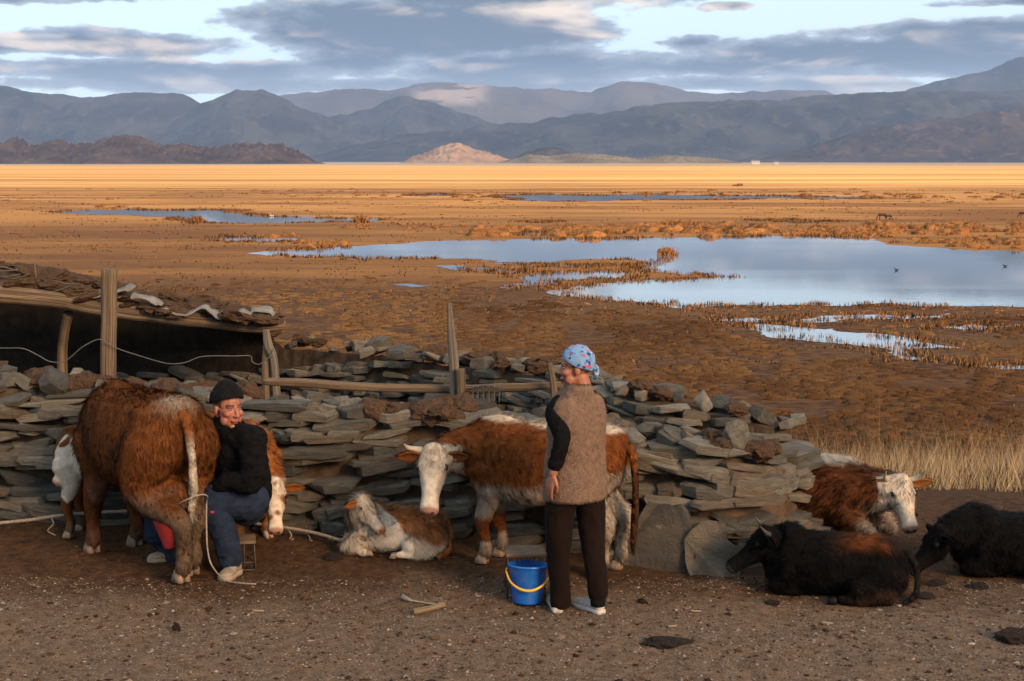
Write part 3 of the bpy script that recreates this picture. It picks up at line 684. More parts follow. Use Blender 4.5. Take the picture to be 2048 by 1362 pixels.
def build_face(path, parent, s0, s1, z0, topf, side, big=(), rg=rs, hr=(.030, .058), lr=(.17, .46), name='stone', keep=None, protr=.022):
    """courses of flat stones: list of placed (s, z, l, h)"""
    z = z0; row = 0; placed = []
    while z < 1.25:
        hrow = rg.uniform(*hr)*(1.35 if z < .2 else 1.0); s = s0 + rg.uniform(-.3, 0)
        slope = 0.0
        while s < s1:
            l = rg.uniform(*lr)*(1.25 if rg.random() < .2 else 1) * (.8 + .3*hrow/.07); c = s + l/2; s += l*rg.uniform(.90, 1.0)
            if c < s0 or c > s1: continue
            h = hrow*rg.uniform(.85, 1.35); zz = z + hrow/2 + .035*math.sin(c*1.9 + row*.7) + rg.normal(0, .012) + slope*(c-s0)
            if any(abs(c-b_[0]) < b_[2]/2 + l*.05 and zz < b_[1] for b_ in big): continue
            p, t, nr = face_pt(path, c, zz, side)
            lim = topf(p[0]) if callable(topf) else topf
            if zz > lim - h*.2: continue
            if keep and not keep(p, zz): continue
            depth = rg.uniform(.24, .36); pr = rg.normal(0, protr)
            q = p + nr*(pr - depth/2 + .05)
            g0 = gz1(q[0], q[1])*(1 if parent is not wall else 1)
            placed.append((l*h, (name, STONES[rg.integers(len(STONES))], parent, (q[0], q[1], zz + g0), t, nr, rg.normal(0, .09) - .07*math.sin(c*.9+z*3), (l*1.12, depth, h*1.34), rg.normal(.04, .10), rg.normal(0, .12))))
        z += hrow*.93; row += 1
    placed.sort(key=lambda a: -a[0])
    for a in placed[:300]: lay(*a[1])
    if len(placed) > 300:                                  # the smallest ones together
        bm = bmesh.new()
        for a in placed[300:]:
            o = lay(*a[1]); k0 = len(bm.verts); bm.from_mesh(o.data); bm.verts.ensure_lookup_table(); bmesh.ops.transform(bm, matrix=o.matrix_local, verts=bm.verts[k0:]); bpy.data.objects.remove(o)
        me = bpy.data.meshes.new('small_stones'); bm.to_mesh(me); bm.free(); me.materials.append(M_STONE); link(bpy.data.objects.new('small_stones', me), parent, kind='stuff')
    return len(placed)
S_IN = float(np.interp(-4.35, FRONT.P[:, 0], FRONT.s))        # where the wall enters the picture
sA = min(range(len(FRONT.s)), key=lambda i: abs(FRONT.P[i, 0]-.98) + abs(FRONT.P[i, 1]-9.45)); sA = FRONT.s[sA]
sB = min(range(len(FRONT.s)), key=lambda i: abs(FRONT.P[i, 0]-1.37) + abs(FRONT.P[i, 1]-9.3)); sB = FRONT.s[sB]
bigs = [(sA+.03, .40, .50), (sB-.02, .28, .30)]
nf = build_face(FRONT, wall, S_IN, FRONT.L-.1, -.02, front_top, 1, bigs)
# the two upright slabs at the foot of the wall
for (s_, h_, l_, tilt, me) in ((sA+.03, .44, .50, .06, STONES[3]), (sB-.03, .32, .36, -.06, STONES[8])):
    p, t, nr = face_pt(FRONT, s_, h_*.45, 1)
    pr = fract([(-.5, -.5), (-.46, .1), (-.2, .46), (.25, .5), (.47, .1), (.5, -.42), (.1, -.52)], 2, .10, 5) if l_ > .4 else fract([(-.5, -.4), (-.42, .42), (.2, .5), (.48, .05), (.42, -.5), (-.2, -.5)], 2, .10, 6)
    v = [(a*l_, -.05 + .02*math.sin(9*a+5*c), c*h_*1.1) for a, c in pr] + [(a*l_*.9, .09, c*h_) for a, c in pr]; k = len(pr)
    f = [tuple(range(k)), tuple(range(2*k-1, k-1, -1))] + [(i, i+k, (i+1) % k+k, (i+1) % k) for i in range(k)]
    me = bpy.data.meshes.new('slab'); me.from_pydata(v, [], f); me.materials.append(M_STONE); me.update()
    bmx = bmesh.new(); bmx.from_mesh(me); bmesh.ops.recalc_face_normals(bmx, faces=bmx.faces[:]); bmx.to_mesh(me); bmx.free()
    q = p + nr*.05; lay('slab', me, wall, (q[0], q[1], h_*.46 + gz1(q[0], q[1])), t, nr, tilt, (1, 1, 1), -.2)
# mud and rubble heart of the wall
def core(path, parent, s0, s1, topf, side, thick, inset, name='wall_core', mat=None):
    ss = np.linspace(s0, s1, 90); V = []; zs = (-.3, .25, .55, .8, 1.0)
    for s in ss:
        for zf in zs:
            p, t, nr = face_pt(path, s, 0, side); top = (topf(p[0]) if callable(topf) else topf) - .07
            z = zf*top if zf > 0 else zf; q = p - nr*(BATTER*max(z, 0) + inset); V.append((q[0], q[1], z + gz1(*p)))
        for zf in zs[::-1]:
            p, t, nr = face_pt(path, s, 0, side); top = (topf(p[0]) if callable(topf) else topf) - .07
            z = zf*top if zf > 0 else zf; q = p - nr*(thick - BATTER*.4*max(z, 0)); V.append((q[0], q[1], z + gz1(*p)))
    V = np.array(V); m = 2*len(zs); V += (fbm(V*6, 3, 8)[:, None]-.5)*.06
    Fs = [(i*m+j, i*m+(j+1) % m, (i+1)*m+(j+1) % m, (i+1)*m+j) for i in range(len(ss)-1) for j in range(m)] + [tuple(range(m))[::-1], tuple((len(ss)-1)*m+j for j in range(m))]
    mesh_obj(name, V - np.array(parent.location), Fs, mat or M_MUD, parent)
core(FRONT, wall, 0, FRONT.L-.05, front_top, 1, .78, .13)
# loose stones, sods and dung clods along the top
def crown(path, parent, s0, s1, topf, side, n, nclod, across, rg, stone_sz=(.13, .3), name='cap_stone', clod_spans=None):
    for k in range(n):
        s = rg.uniform(s0, s1); p, t, nr = face_pt(path, s, 0, side); top = topf(p[0]) if callable(topf) else topf
        off = rg.uniform(.12, across); q = p - nr*(BATTER*top + off - .12); l = rg.uniform(*stone_sz)
        me = KNOBS[rg.integers(5)] if rg.random() < .12 else STONES[rg.integers(len(STONES))]
        h = l*rg.uniform(.28, .6)
        lay(name, me, parent, (q[0], q[1], top + gz1(*p) - .05 + h*.2 + rg.uniform(0, .03)), t, nr, rg.normal(0, .25), (l, l*rg.uniform(.6, 1), h), rg.normal(.1, .25), rg.uniform(-3, 3))
    for k in range(nclod):
        if clod_spans: a, c = clod_spans[k % len(clod_spans)]; s = rg.uniform(a, c)
        else: s = rg.uniform(s0, s1)
        p, t, nr = face_pt(path, s, 0, side); top = topf(p[0]) if callable(topf) else topf
        q = p - nr*(BATTER*top + rg.uniform(.03, across*.7)); d = rg.uniform(.10, .24)
        lay('dung_clod', CLODS[rg.integers(6)], parent, (q[0], q[1], top + gz1(*p) + d*.05), t, nr, rg.normal(0, .2), (d*1.3, d, d), rg.normal(0, .2), rg.uniform(-3, 3))
def s_at(x): return float(np.interp(x, FRONT.P[:np.argmax(FRONT.P[:, 0]), 0], FRONT.s[:np.argmax(FRONT.P[:, 0])]))
crown(FRONT, wall, S_IN, s_at(2.1), front_top, 1, 78, 0, .62, rs)
crown(FRONT, wall, S_IN, s_at(2.1), front_top, 1, 0, 58, .6, rs, clod_spans=[(s_at(-4.3), s_at(-2.0)), (s_at(-3.6), s_at(-1.9)), (s_at(-1.05), s_at(-.35)), (s_at(-1.0), s_at(-.4)), (s_at(1.3), s_at(2.0)), (s_at(-4.3), s_at(-2.8))])
p, t, nr = face_pt(FRONT, s_at(1.62), .9, 1); lay('boulder', KNOBS[2], wall, (p[0]-nr[0]*.05, p[1]-nr[1]*.05, .86), t, nr, .1, (.20, .2, .27))
p, t, nr = face_pt(FRONT, s_at(-3.42), 1.0, 1); lay('boulder', KNOBS[0], wall, (p[0], p[1], 1.06), t, nr, .1, (.24, .22, .24))
# far side of the pen
def tp(x, y, Y): q = at(x, y, Y); return (q.x, q.y)
BACK = Path([(2.28, 10.35), tp(1440, 800, 10.75), tp(1250, 780, 11.1), tp(1050, 745, 12.1), tp(800, 720, 13.4), tp(600, 700, 14.3), tp(430, 690, 15.0), (-4.5, 15.4), (-8.5, 15.6)])
back = empty('stone_wall', (-.5, 12.6, 0), label='far dry stone wall of the pen behind the lying pole', cat='stone wall')
def back_top(x):
    ys = np.interp(-x, -BACK.P[:, 0], BACK.P[:, 1]); px = x/ys*F_PX + 1024
    yy = np.interp(px, [0, 430, 600, 800, 1050, 1250, 1440, 1640], [690, 690, 698, 722, 748, 796, 828, 880]) if px > 500 else np.interp(px, [-400, 0, 380, 420, 470, 500], [580, 600, 640, 655, 668, 690])
    return at(px, yy, ys).z - gz1(x, ys)
nb = build_face(BACK, back, .2, BACK.L-3.6, .25, back_top, -1, keep=lambda p, z: z > .45, lr=(.16, .40))
M_SHADEMUD = plain('shade_dark_mud', (.016, .012, .009), .95, .05, .4, 9.0, .8, 25.0)  # near-black mud: the shelter's inner shade put into the colour
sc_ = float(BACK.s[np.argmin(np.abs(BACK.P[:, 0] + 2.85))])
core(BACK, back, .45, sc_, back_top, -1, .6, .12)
core(BACK, back, sc_+.01, BACK.L, back_top, -1, .6, .12, mat=M_SHADEMUD)
crown(BACK, back, .3, BACK.L-3.9, back_top, -1, 60, 26, .5, rs)
print('stones', nf, nb)

# ------------------------------------------------------------------ timber
def woodmat(name, c1, c2):
    m, n, b = newmat(name, .8, .2); tcx = n.node('ShaderNodeTexCoord').outputs['UV']
    tcx = n.node('ShaderNodeTexCoord').outputs['Object']
    at_ = n.node('ShaderNodeAttribute', attribute_name='grain').outputs['Vector']
    f = n.noise(n.mapping(at_, (9, 9, .7)), 1.0, 6, .65); g_ = n.noise(n.mapping(at_, (40, 40, 1.6)), 1.0, 4, .6)
    c = n.mix(n.ramp(f, .34, .66), tuple(x*.6 for x in c1), c2); c = n.mix(n.ramp(g_, .50, .62, 0, .85), c, tuple(x*.22 for x in c1))
    n.put(b.inputs['Base Color'], c); n.put(b.inputs['Normal'], n.bump(n.math('ADD', f, n.math('MULTIPLY', g_, -1.5)), .9, .012)); return m
M_WOOD = woodmat('weathered_wood', (.13, .085, .052), (.25, .170, .105)); M_GREYWOOD = woodmat('grey_wood', (.14, .113, .083), (.27, .22, .165)); M_FRESH = woodmat('stripped_wood', (.30, .205, .115), (.44, .32, .195))
def pole(name, pts, radii, mat, label=None, cat=None, n=26, seg=12, seed=0, parent=None, base=None, wob=.02, group=None, tipcut=True):
    base = Vector(base if base is not None else pts[0]); P = [Vector(p)-base for p in pts]
    V, Fs = tube(P, radii, seg, n, True, 1.0, 0.0)
    PP = smoothpath([tuple(p) for p in P], n); ln = np.r_[0, np.cumsum(np.linalg.norm(np.diff(PP, axis=0), axis=1))]
    a = np.tile(np.linspace(0, 2*np.pi, seg, endpoint=False), n); ll = np.repeat(ln, seg)
    rad = 1 + .22*(fbm(np.stack([np.cos(a)*1.2+seed, np.sin(a)*1.2, ll*2.0], -1), 3, seed)-.5) + .10*(fbm(np.stack([np.cos(a)*3+seed, np.sin(a)*3, ll*.7], -1), 2, seed+1)-.5)
    C = np.repeat(PP, seg, 0); V = C + (V - C)*rad[:, None] + wob*(fbm(np.stack([ll*3+seed, 0*ll, 0*ll], -1), 2, seed)[:, None]-.5)
    me = bpy.data.meshes.new(name); me.from_pydata([tuple(v) for v in V], [], Fs); me.materials.append(mat)
    A = me.attributes.new('grain', 'FLOAT_VECTOR', 'POINT'); rr = np.interp(ll, ln, np.interp(np.linspace(0, 1, n), np.linspace(0, 1, len(radii)), radii)) if np.ndim(radii) else np.full(len(ll), radii)
    A.data.foreach_set('vector', np.stack([np.cos(a)*.35 + seed*3.1, np.sin(a)*.35, ll], -1).astype(np.float32).ravel())
    me.polygons.foreach_set('use_smooth', [len(p.vertices) == 4 for p in me.polygons]); me.update()
    o = bpy.data.objects.new(name, me); o.location = base if parent is None else base - Vector(parent.location)
    return link(o, parent, label, cat, group)
pole('fence_post', [at(216, 742, 10.95)-Vector((0,0,.35)), at(216, 740, 10.95), at(218, 640, 10.95), at(220, 538, 10.95)], [.062, .060, .060, .062], M_WOOD, 'thick square topped post standing in the front wall before the shelter', 'post', seed=1)
pole('fence_post', [at(912, 800, 10.75)-Vector((0,0,.3)), at(910, 770, 10.75), at(903, 690, 10.75), at(899, 606, 10.75)], [.037, .037, .034, .016], M_GREYWOOD, 'tall slim pointed grey post', 'post', seed=2)
pole('fence_post', [at(924, 800, 10.68)-Vector((0,0,.25)), at(923, 780, 10.68), at(921, 738, 10.68)], [.034, .034, .036], M_WOOD, 'short stub post beside the tall pointed post', 'post', seed=3)
pole('fence_post', [at(1112, 800, 10.6)-Vector((0,0,.15)), at(1108, 770, 10.6), at(1101, 724, 10.6)], [.026, .026, .020], M_WOOD, 'thin leaning post behind the woman', 'post', seed=4)
pole('fence_post', [at(534, 775, 12.2)-Vector((0,0,.5)), at(534, 740, 12.2), at(535, 690, 12.2)], [.040, .040, .040], M_WOOD, 'brown upright post under the end of the shelter beam', 'post', seed=5)
pole('fence_post', [at(556, 775, 12.15)-Vector((0,0,.4)), at(549, 730, 12.15), at(536, 690, 12.15), at(531, 660, 12.15)], [.038, .036, .040, .028], M_GREYWOOD, 'pale leaning post propping the end of the shelter beam', 'post', seed=6)
pole('fence_post', [at(122, 745, 12.6)-Vector((0,0,.6)), at(124, 720, 12.6), at(130, 665, 12.5), at(137, 628, 12.4)], [.048, .046, .042, .046], M_WOOD, 'crooked inner post in the dark of the shelter', 'post', seed=7)
pole('fence_rail', [at(528, 762, 10.95), at(620, 768, 10.95), at(760, 776, 10.93), at(880, 778, 10.88), at(1000, 776, 10.8), at(1122, 771, 10.7)], [.028, .036, .036, .036, .036, .030], M_WOOD, 'long thin pole lying along the top of the front wall', 'pole', n=50, seed=8)
pole('beam', [at(-260, 560, 12.0), at(-120, 578, 12.1), at(0, 590, 12.2), at(70, 596, 12.25), at(130, 600, 12.3), at(190, 613, 12.3), at(280, 628, 12.35), at(400, 640, 12.4), at(500, 652, 12.45), at(572, 650, 12.5)], [.085, .085, .080, .078, .074, .078, .074, .070, .064, .040], M_WOOD, 'long crooked beam along the front of the shelter roof', 'beam', n=60, seed=9)
pole('stick', [at(458, 752, 10.9), at(490, 765, 10.85), at(515, 780, 10.8)], [.012, .014, .012], M_GREYWOOD, 'short grey stick poking from the wall beside the man', 'stick', seed=10, n=8, seg=6)

# ------------------------------------------------------------------ shelter roof
M_ROOF = plain('roof_dung', (.055, .034, .022), .95, .1, .6, 7.0, 1.0, 18.0)
roof = empty('shelter', (-4.5, 13.6, 1.3), label='low roofed shelter heaped with brown dung and brush', cat='shelter'); RL = np.array(roof.location)
nu, nv = 90, 34; U = np.linspace(0, 1, nu); Vv = np.linspace(0, 1, nv); UU, VV = np.meshgrid(U, Vv)
def beam_z(px): return np.interp(px, [-260, 0, 130, 280, 400, 572], [at(-260,560,12.0).z, at(0,590,12.2).z, at(130,600,12.3).z, at(280,628,12.35).z, at(400,640,12.4).z, at(560,650,12.5).z])
PX = -260 + UU*(545+260); YF = np.interp(PX, [-260, 560], [12.0, 12.5]); YY = YF + VV*2.9 + .035
XX = (PX-1024)/F_PX*(YF + (YY-YF)*UU**2)
hump = np.interp(PX, [-260, 0, 80, 150, 205, 260, 330, 420, 500, 545], [.20, .19, .155, .125, .085, .085, .105, .08, .035, .0])
zt = beam_z(PX) + .045 + hump*np.clip(VV*5, 0, 1)**.6*1.0 - .11*2.9*VV
zt += (fbm(P3(XX.ravel()*7, YY.ravel()*7), 5, 33, .65).reshape(XX.shape)-.5)*.13*np.clip(VV*9, .15, 1)
zb = beam_z(PX) - .02 - .11*2.9*VV
Vt = P3(XX.ravel(), YY.ravel(), zt.ravel()); Vb = P3(XX.ravel(), YY.ravel(), zb.ravel()); ii = np.arange(nu*nv).reshape(nv, nu); N_ = nu*nv
Fs = [(ii[a, c], ii[a, c+1], ii[a+1, c+1], ii[a+1, c]) for a in range(nv-1) for c in range(nu-1)]
Fs += [tuple(q+N_ for q in f[::-1]) for f in Fs]
ring_ = list(ii[0, :]) + list(ii[1:, -1]) + list(ii[-1, -2::-1]) + list(ii[-2:0:-1, 0])
Fs += [(ring_[k], ring_[k]+N_, ring_[(k+1) % len(ring_)]+N_, ring_[(k+1) % len(ring_)]) for k in range(len(ring_))]
mesh_obj('roof_heap', np.vstack([Vt, Vb])-RL, Fs, M_ROOF, roof, smooth=False)
rq = np.random.default_rng(77)
for k in range(110):                                     # dung slabs heaped on the roof
    px = rq.uniform(235, 520) if k < 60 else rq.uniform(-60, 235); t_ = rq.uniform(.02, .5)
    hx = np.interp(px, [-260, 0, 80, 150, 205, 260, 330, 420, 500, 545], [.20, .19, .155, .125, .085, .085, .105, .08, .035, .0])
    Yk = 12.25 + t_*2.0; xk = (px-1024)/F_PX*12.35; z = float(beam_z(px)) + .03 + hx*(1 if t_ > .18 else t_*5.5) + .02 - .11*t_*2.0
    d = rq.uniform(.10, .30); put_part('dung_clod', CLODS[rq.integers(6)], roof, Vector((xk, Yk, z))-Vector(RL), Matrix.Rotation(rq.uniform(0, 6), 3, 'Z') @ Matrix.Rotation(rq.normal(0, .25), 3, 'X'), (d*1.3, d, d*.62))
for k in range(16):                                     # brush sticks
    px = rq.uniform(-20, 320); p = Vector(((px-1024)/F_PX*12.4, rq.uniform(12.2, 12.7), float(beam_z(px)) + np.interp(px, [0, 205, 330], [.19, .10, .10]) + .03))
    a = rq.uniform(-.5, .5) + (math.pi if rq.random() < .5 else 0); L = rq.uniform(.12, .4)
    pole('twig', [p, p + Vector((math.cos(a)*L*.5, math.sin(a)*L*.2, -.02+.1*L*rq.normal())), p + Vector((math.cos(a)*L, math.sin(a)*L*.4, -.10*L))], [.007, .007, .004], M_GREYWOOD, seed=20+k, n=5, seg=5, parent=roof)
pole('twig', [at(72, 548, 12.5)-Vector((0,0,.05)), at(69, 535, 12.5), at(68, 519, 12.5)], [.006, .005, .004], M_FRESH, seed=41, n=5, seg=5, parent=roof)
# pale felt and sheet scraps along the beam
M_FELT = plain('dirty_felt', (.16, .145, .13), .95, .1, .3, 8.0, .5, 40.0)
def sheet(pts, wid, lab, seed, amp=.03, parent=roof):
    P = smoothpath([tuple(p) for p in pts], 26); V = []
    for i, p in enumerate(P):
        for j in range(6):
            f = j/5.0; V.append((p[0], p[1] + wid*f, p[2] + amp*.6*math.sin(i*.45+seed+math.sin(i*.23))*(1-f) + .03*f))
    V = np.array(V); V += (fbm(V*11+seed, 3, seed)[:, None]-.5)*amp*1.5
    Fs = [(i*6+j, i*6+j+1, (i+1)*6+j+1, (i+1)*6+j) for i in range(25) for j in range(5)]
    o = mesh_obj('felt_scrap', V-RL, Fs, M_FELT, parent, smooth=True); m = o.modifiers.new('thick', 'SOLIDIFY'); m.thickness = .012; return o
sheet([at(325, 622, 12.22), at(350, 628, 12.22), at(375, 632, 12.22), at(402, 622, 12.25), at(420, 629, 12.25), at(445, 637, 12.25)], .14, '', 1)
sheet([at(440, 630, 12.28), at(465, 636, 12.28), at(480, 628, 12.28), at(500, 637, 12.3), at(520, 642, 12.3), at(538, 636, 12.35)], .14, '', 2)
sheet([at(500, 626, 12.4), at(520, 624, 12.4), at(535, 626, 12.4), at(544, 638, 12.4)], .10, '', 5, .02)
sheet([at(172, 596, 12.2), at(205, 594, 12.2), at(235, 588, 12.2), at(252, 578, 12.25), at(262, 585, 12.25)], .16, '', 3, .025)
sheet([at(258, 596, 12.2), at(285, 602, 12.2), at(305, 606, 12.2), at(322, 616, 12.2)], .12, '', 4, .025)
# end wall of the shelter, shade put into its colour
dv, df = boxm((-7.6, 13.7, .2), (.25, 3.6, 2.2)); mesh_obj('end_wall', dv-RL, df, M_SHADEMUD, roof)

# ------------------------------------------------------------------ wire, rope, rack
M_WIRE = plain('grey_wire', (.07, .066, .062), .6, .4, .2); M_ROPE = plain('dirty_rope', (.25, .20, .15), .95, .1, .35, 60., .8, 150.); M_IRON = plain('dark_iron', (.035, .032, .03), .55, .4, .3)
def cord(name, pts, r_, mat, label, cat, n=70, seg=6, parent=None, wob=0):
    b0 = Vector(pts[0]); V, Fs = tube([Vector(p)-b0 for p in pts], r_, seg, n)
    o = mesh_obj(name, V, Fs, mat, parent, smooth=True, label=label, cat=cat); o.location = b0 if parent is None else b0 - Vector(parent.location); return o
cord('wire', [at(-80, 690, 10.9), at(0, 696, 10.9), at(45, 697, 10.88), at(75, 710, 10.88), at(100, 723, 10.88), at(130, 722, 10.87), at(165, 694, 10.86), at(196, 679, 10.87), at(214, 686, 10.86), at(235, 697, 10.9), at(280, 712, 11.1), at(335, 727, 11.4), at(370, 725, 11.6), at(405, 713, 11.9), at(470, 712, 12.0), at(500, 712, 12.05), at(505, 724, 12.05), at(520, 728, 12.05), at(540, 712, 12.08), at(548, 696, 12.1)], .0042, M_WIRE, 'slack grey wire strung between the posts before the shelter', 'wire', n=160)
rack = empty('wire_rack', at(972, 792, 10.62), label='small black wire rack set on the wall by the stub post', cat='rack'); rl = Vector(rack.location)
for k, x in enumerate((945, 955, 966, 977, 988, 998)):
    a = at(x, 806, 10.55); c = at(x+1, 772 + abs(k-2.5)*1.2, 10.6); d = at(x+4, 771 + abs(k-2.5)*1.2, 10.78); e = at(x+5, 796, 10.85)
    cord('rib', [a, a.lerp(c, .7), c, d, e], .0045, M_IRON, None, None, n=20, parent=rack)
cord('rail', [at(944, 776, 10.6), at(970, 771, 10.6), at(1000, 776, 10.6)], .005, M_IRON, None, None, n=12, parent=rack)
# ================================================================== ORGANIC SHAPES
def loft(st, seg=18, expo=2.0, n=None):
    """st: (center, half_w, half_h, side_vec, up_vec) stations -> closed tube with rounded ends"""
    rows = np.array([np.r_[np.array(tuple(s[0])), s[1], s[2], np.array(tuple(s[3])), np.array(tuple(s[4]))] for s in st], float)
    if n: rows = smoothpath(rows, n)
    a = np.linspace(0, 2*np.pi, seg, endpoint=False); c, s_ = np.cos(a), np.sin(a)
    c = np.sign(c)*np.abs(c)**(2/expo); s_ = np.sign(s_)*np.abs(s_)**(2/expo)
    V = rows[:, None, 0:3] + rows[:, None, 3:4]*c[None, :, None]*rows[:, None, 5:8] + rows[:, None, 4:5]*s_[None, :, None]*rows[:, None, 8:11]
    m = len(rows); V = V.reshape(-1, 3)
    Fs = [(i*seg+j, i*seg+(j+1) % seg, (i+1)*seg+(j+1) % seg, (i+1)*seg+j) for i in range(m-1) for j in range(seg)]
    Fs += [tuple(range(seg))[::-1], tuple((m-1)*seg+j for j in range(seg))]
    return V, Fs
_us = None
def ell(c, r, M=None):
    a = np.linspace(0, 2*np.pi, 14, endpoint=False); V = [(0, 0, 1.0)]; Fs = []
    for k in range(1, 9):
        t = math.pi*k/9; V += [(math.sin(t)*math.cos(q), math.sin(t)*math.sin(q), math.cos(t)) for q in a]
    V.append((0, 0, -1.0)); last = len(V)-1
    Fs += [(0, 1+j, 1+(j+1) % 14) for j in range(14)]
    for k in range(7): o = 1+14*k; Fs += [(o+j, o+14+j, o+14+(j+1) % 14, o+(j+1) % 14) for j in range(14)]
    o = 1+14*7; Fs += [(last, o+(j+1) % 14, o+j) for j in range(14)]
    V = np.array(V)*np.array(r if np.ndim(r) else (r, r, r))
    if M is not None: V = V @ np.array(M).T
    return V + np.array(tuple(c)), Fs
def limb(pts, rad, seg=12):
    """tapered limb with rounded ends through joints"""
    P = np.array([tuple(p) for p in pts], float); r = np.array(rad, float); n = 6*(len(P)-1)+1
    q = smoothpath(np.hstack([P, r[:, None]]), n) if len(P) > 2 else np.hstack([P[0]+(P[1]-P[0])*np.linspace(0, 1, 5)[:, None], np.linspace(r[0], r[1], 5)[:, None]])
    P, r = q[:, :3], np.abs(q[:, 3])
    t0 = P[0]-P[1]; t0 /= np.linalg.norm(t0); t1 = P[-1]-P[-2]; t1 /= np.linalg.norm(t1)
    P = np.vstack([P[0]+t0*r[0]*.9, P[0]+t0*r[0]*.6, P, P[-1]+t1*r[-1]*.6, P[-1]+t1*r[-1]*.9]); r = np.r_[r[0]*.3, r[0]*.78, r, r[-1]*.78, r[-1]*.3]
    return tube(P, r, seg)
def blob(name, parts, voxel, iters=6, noise=None):
    """one continuous skin over overlapping volumes"""
    V, Fs = merge(parts); me = bpy.data.meshes.new('tmp'); me.from_pydata([tuple(v) for v in V], [], Fs); me.update()
    bm = bmesh.new(); bm.from_mesh(me); bmesh.ops.recalc_face_normals(bm, faces=bm.faces[:]); bm.to_mesh(me); bm.free()
    o = bpy.data.objects.new('tmp', me); COL.objects.link(o)
    m = o.modifiers.new('r', 'REMESH'); m.mode = 'VOXEL'; m.voxel_size = voxel; m.adaptivity = 0
    if iters: m = o.modifiers.new('s', 'SMOOTH'); m.factor = .5; m.iterations = iters
    dg = bpy.context.evaluated_depsgraph_get(); out = bpy.data.meshes.new_from_object(o.evaluated_get(dg)); out.name = name
    bpy.data.objects.remove(o); bpy.data.meshes.remove(me)
    if noise:
        amp, sc, seed = noise[:3]; c = co_of(out); nr = no_of(out); f_ = fbm(c*np.array(noise[3] if len(noise) > 3 else (1, 1, 1))*sc, 3, seed)
        f_ = (1 - np.abs(2*f_-1)*2.2) if len(noise) > 3 else (f_-.5)*2        # a fourth entry asks for creased cloth
        c = c + nr*(f_*amp)[:, None]; out.vertices.foreach_set('co', c.astype(np.float32).ravel())
    out.polygons.foreach_set('use_smooth', np.ones(len(out.polygons), bool)); out.update(); return out
def put(name, me, mat, parent, **kw):
    if not me.materials: me.materials.append(mat)
    return link(bpy.data.objects.new(name, me), parent, **kw)
def tri_of(me):
    me.calc_loop_triangles(); t = np.empty(len(me.loop_triangles)*3, np.int32); me.loop_triangles.foreach_get('vertices', t); return t.reshape(-1, 3)
def col_of(me):
    a = np.empty(len(me.vertices)*4, np.float32); me.color_attributes['Col'].data.foreach_get('color', a); return a.reshape(-1, 4)[:, :3]
def fur(me, n, length, width, comb, seed, lift=.42, mess=.42, jit=.25, name='fur', mat=None, keep=None, locks=1.0):
    """hair coat as fine triangles; length(p, n) and comb(p) give metres and direction"""
    rg = np.random.default_rng(seed); T = tri_of(me); C = co_of(me); NN = no_of(me); CC = col_of(me)
    A = np.linalg.norm(np.cross(C[T[:, 1]]-C[T[:, 0]], C[T[:, 2]]-C[T[:, 0]]), axis=1); k = rg.choice(len(T), n, p=A/A.sum())
    b = rg.dirichlet((1, 1, 1), n); g = lambda X: (X[T[k]]*b[:, :, None]).sum(1)
    p, nr, c = g(C), g(NN), g(CC); nr /= np.linalg.norm(nr, axis=1)[:, None]+1e-9
    L = length(p, nr)*rg.uniform(.6, 1.25, n); ok = L > .002
    if keep is not None: ok &= keep(p)
    p, nr, c, L = p[ok], nr[ok], c[ok], L[ok]; n = len(p)
    # locks: neighbouring hairs lean alike
    lock = np.stack([fbm(p*34+q*31, 2, seed+q) for q in range(3)], -1)-.5
    d = comb(p); d = d - nr*(d*nr).sum(1)[:, None]; d = d + lock*mess*3.2 + rg.normal(0, mess*.35, (n, 3))
    d = d - nr*(d*nr).sum(1)[:, None]; d /= np.linalg.norm(d, axis=1)[:, None]+1e-9
    d = d + nr*lift*rg.uniform(.5, 1.6, n)[:, None]; d /= np.linalg.norm(d, axis=1)[:, None]
    s = np.cross(d, nr); s /= np.linalg.norm(s, axis=1)[:, None]+1e-9
    w = width*rg.uniform(.7, 1.3, n)
    V = np.stack([p - nr*.003 - s*w[:, None]/2, p - nr*.003 + s*w[:, None]/2, p + d*L[:, None]], 1).reshape(-1, 3)
    Nn = nr*.8 + lock*1.9*locks + rg.normal(0, .2, (n, 3)); Nn /= np.linalg.norm(Nn, axis=1)[:, None]
    cc = np.clip(c*(1 + rg.uniform(-jit, jit, (n, 1)))*(1 + (2.1 - 1.5*np.clip(c.max(1, keepdims=True)/.4, 0, 1))*locks*lock[:, :1]), 0, 1)
    return tri_mesh(name, V, np.arange(3*n).reshape(-1, 3), mat or M_COAT, np.repeat(cc, 3, 0), np.repeat(Nn, 3, 0))

# ------------------------------------------------------------------ cattle
BROWN = np.array([.135, .045, .013]); DBROWN = np.array([.055, .021, .008]); WHITE = np.array([.47, .385, .30]); BLACK = np.array([.0036, .003, .003]); MUDC = np.array([.085, .060, .040]); PINK = np.array([.27, .14, .10])
M_HORN = plain('horn', (.30, .235, .16), .45, .4, .3, 12.0); M_DHORN = plain('dark_horn', (.045, .036, .03), .6, .2, .5, 12.0)
M_HOOF = plain('hoof', (.22, .15, .105), .6, .3, .4, 20.0); M_EYE = plain('animal_eye', (.008, .006, .005), .6, .1, .1); M_NOSTRIL = plain('nostril', (.03, .015, .012), .6, .3, .1)
def unit(v): v = np.asarray(tuple(v), float); return v/np.linalg.norm(v)
def head_frame(d, up=(0, 0, 1)):
    d = unit(d); u = np.asarray(up, float); u = u - d*np.dot(u, d); u = unit(u); l = np.cross(u, d); return d, l, u
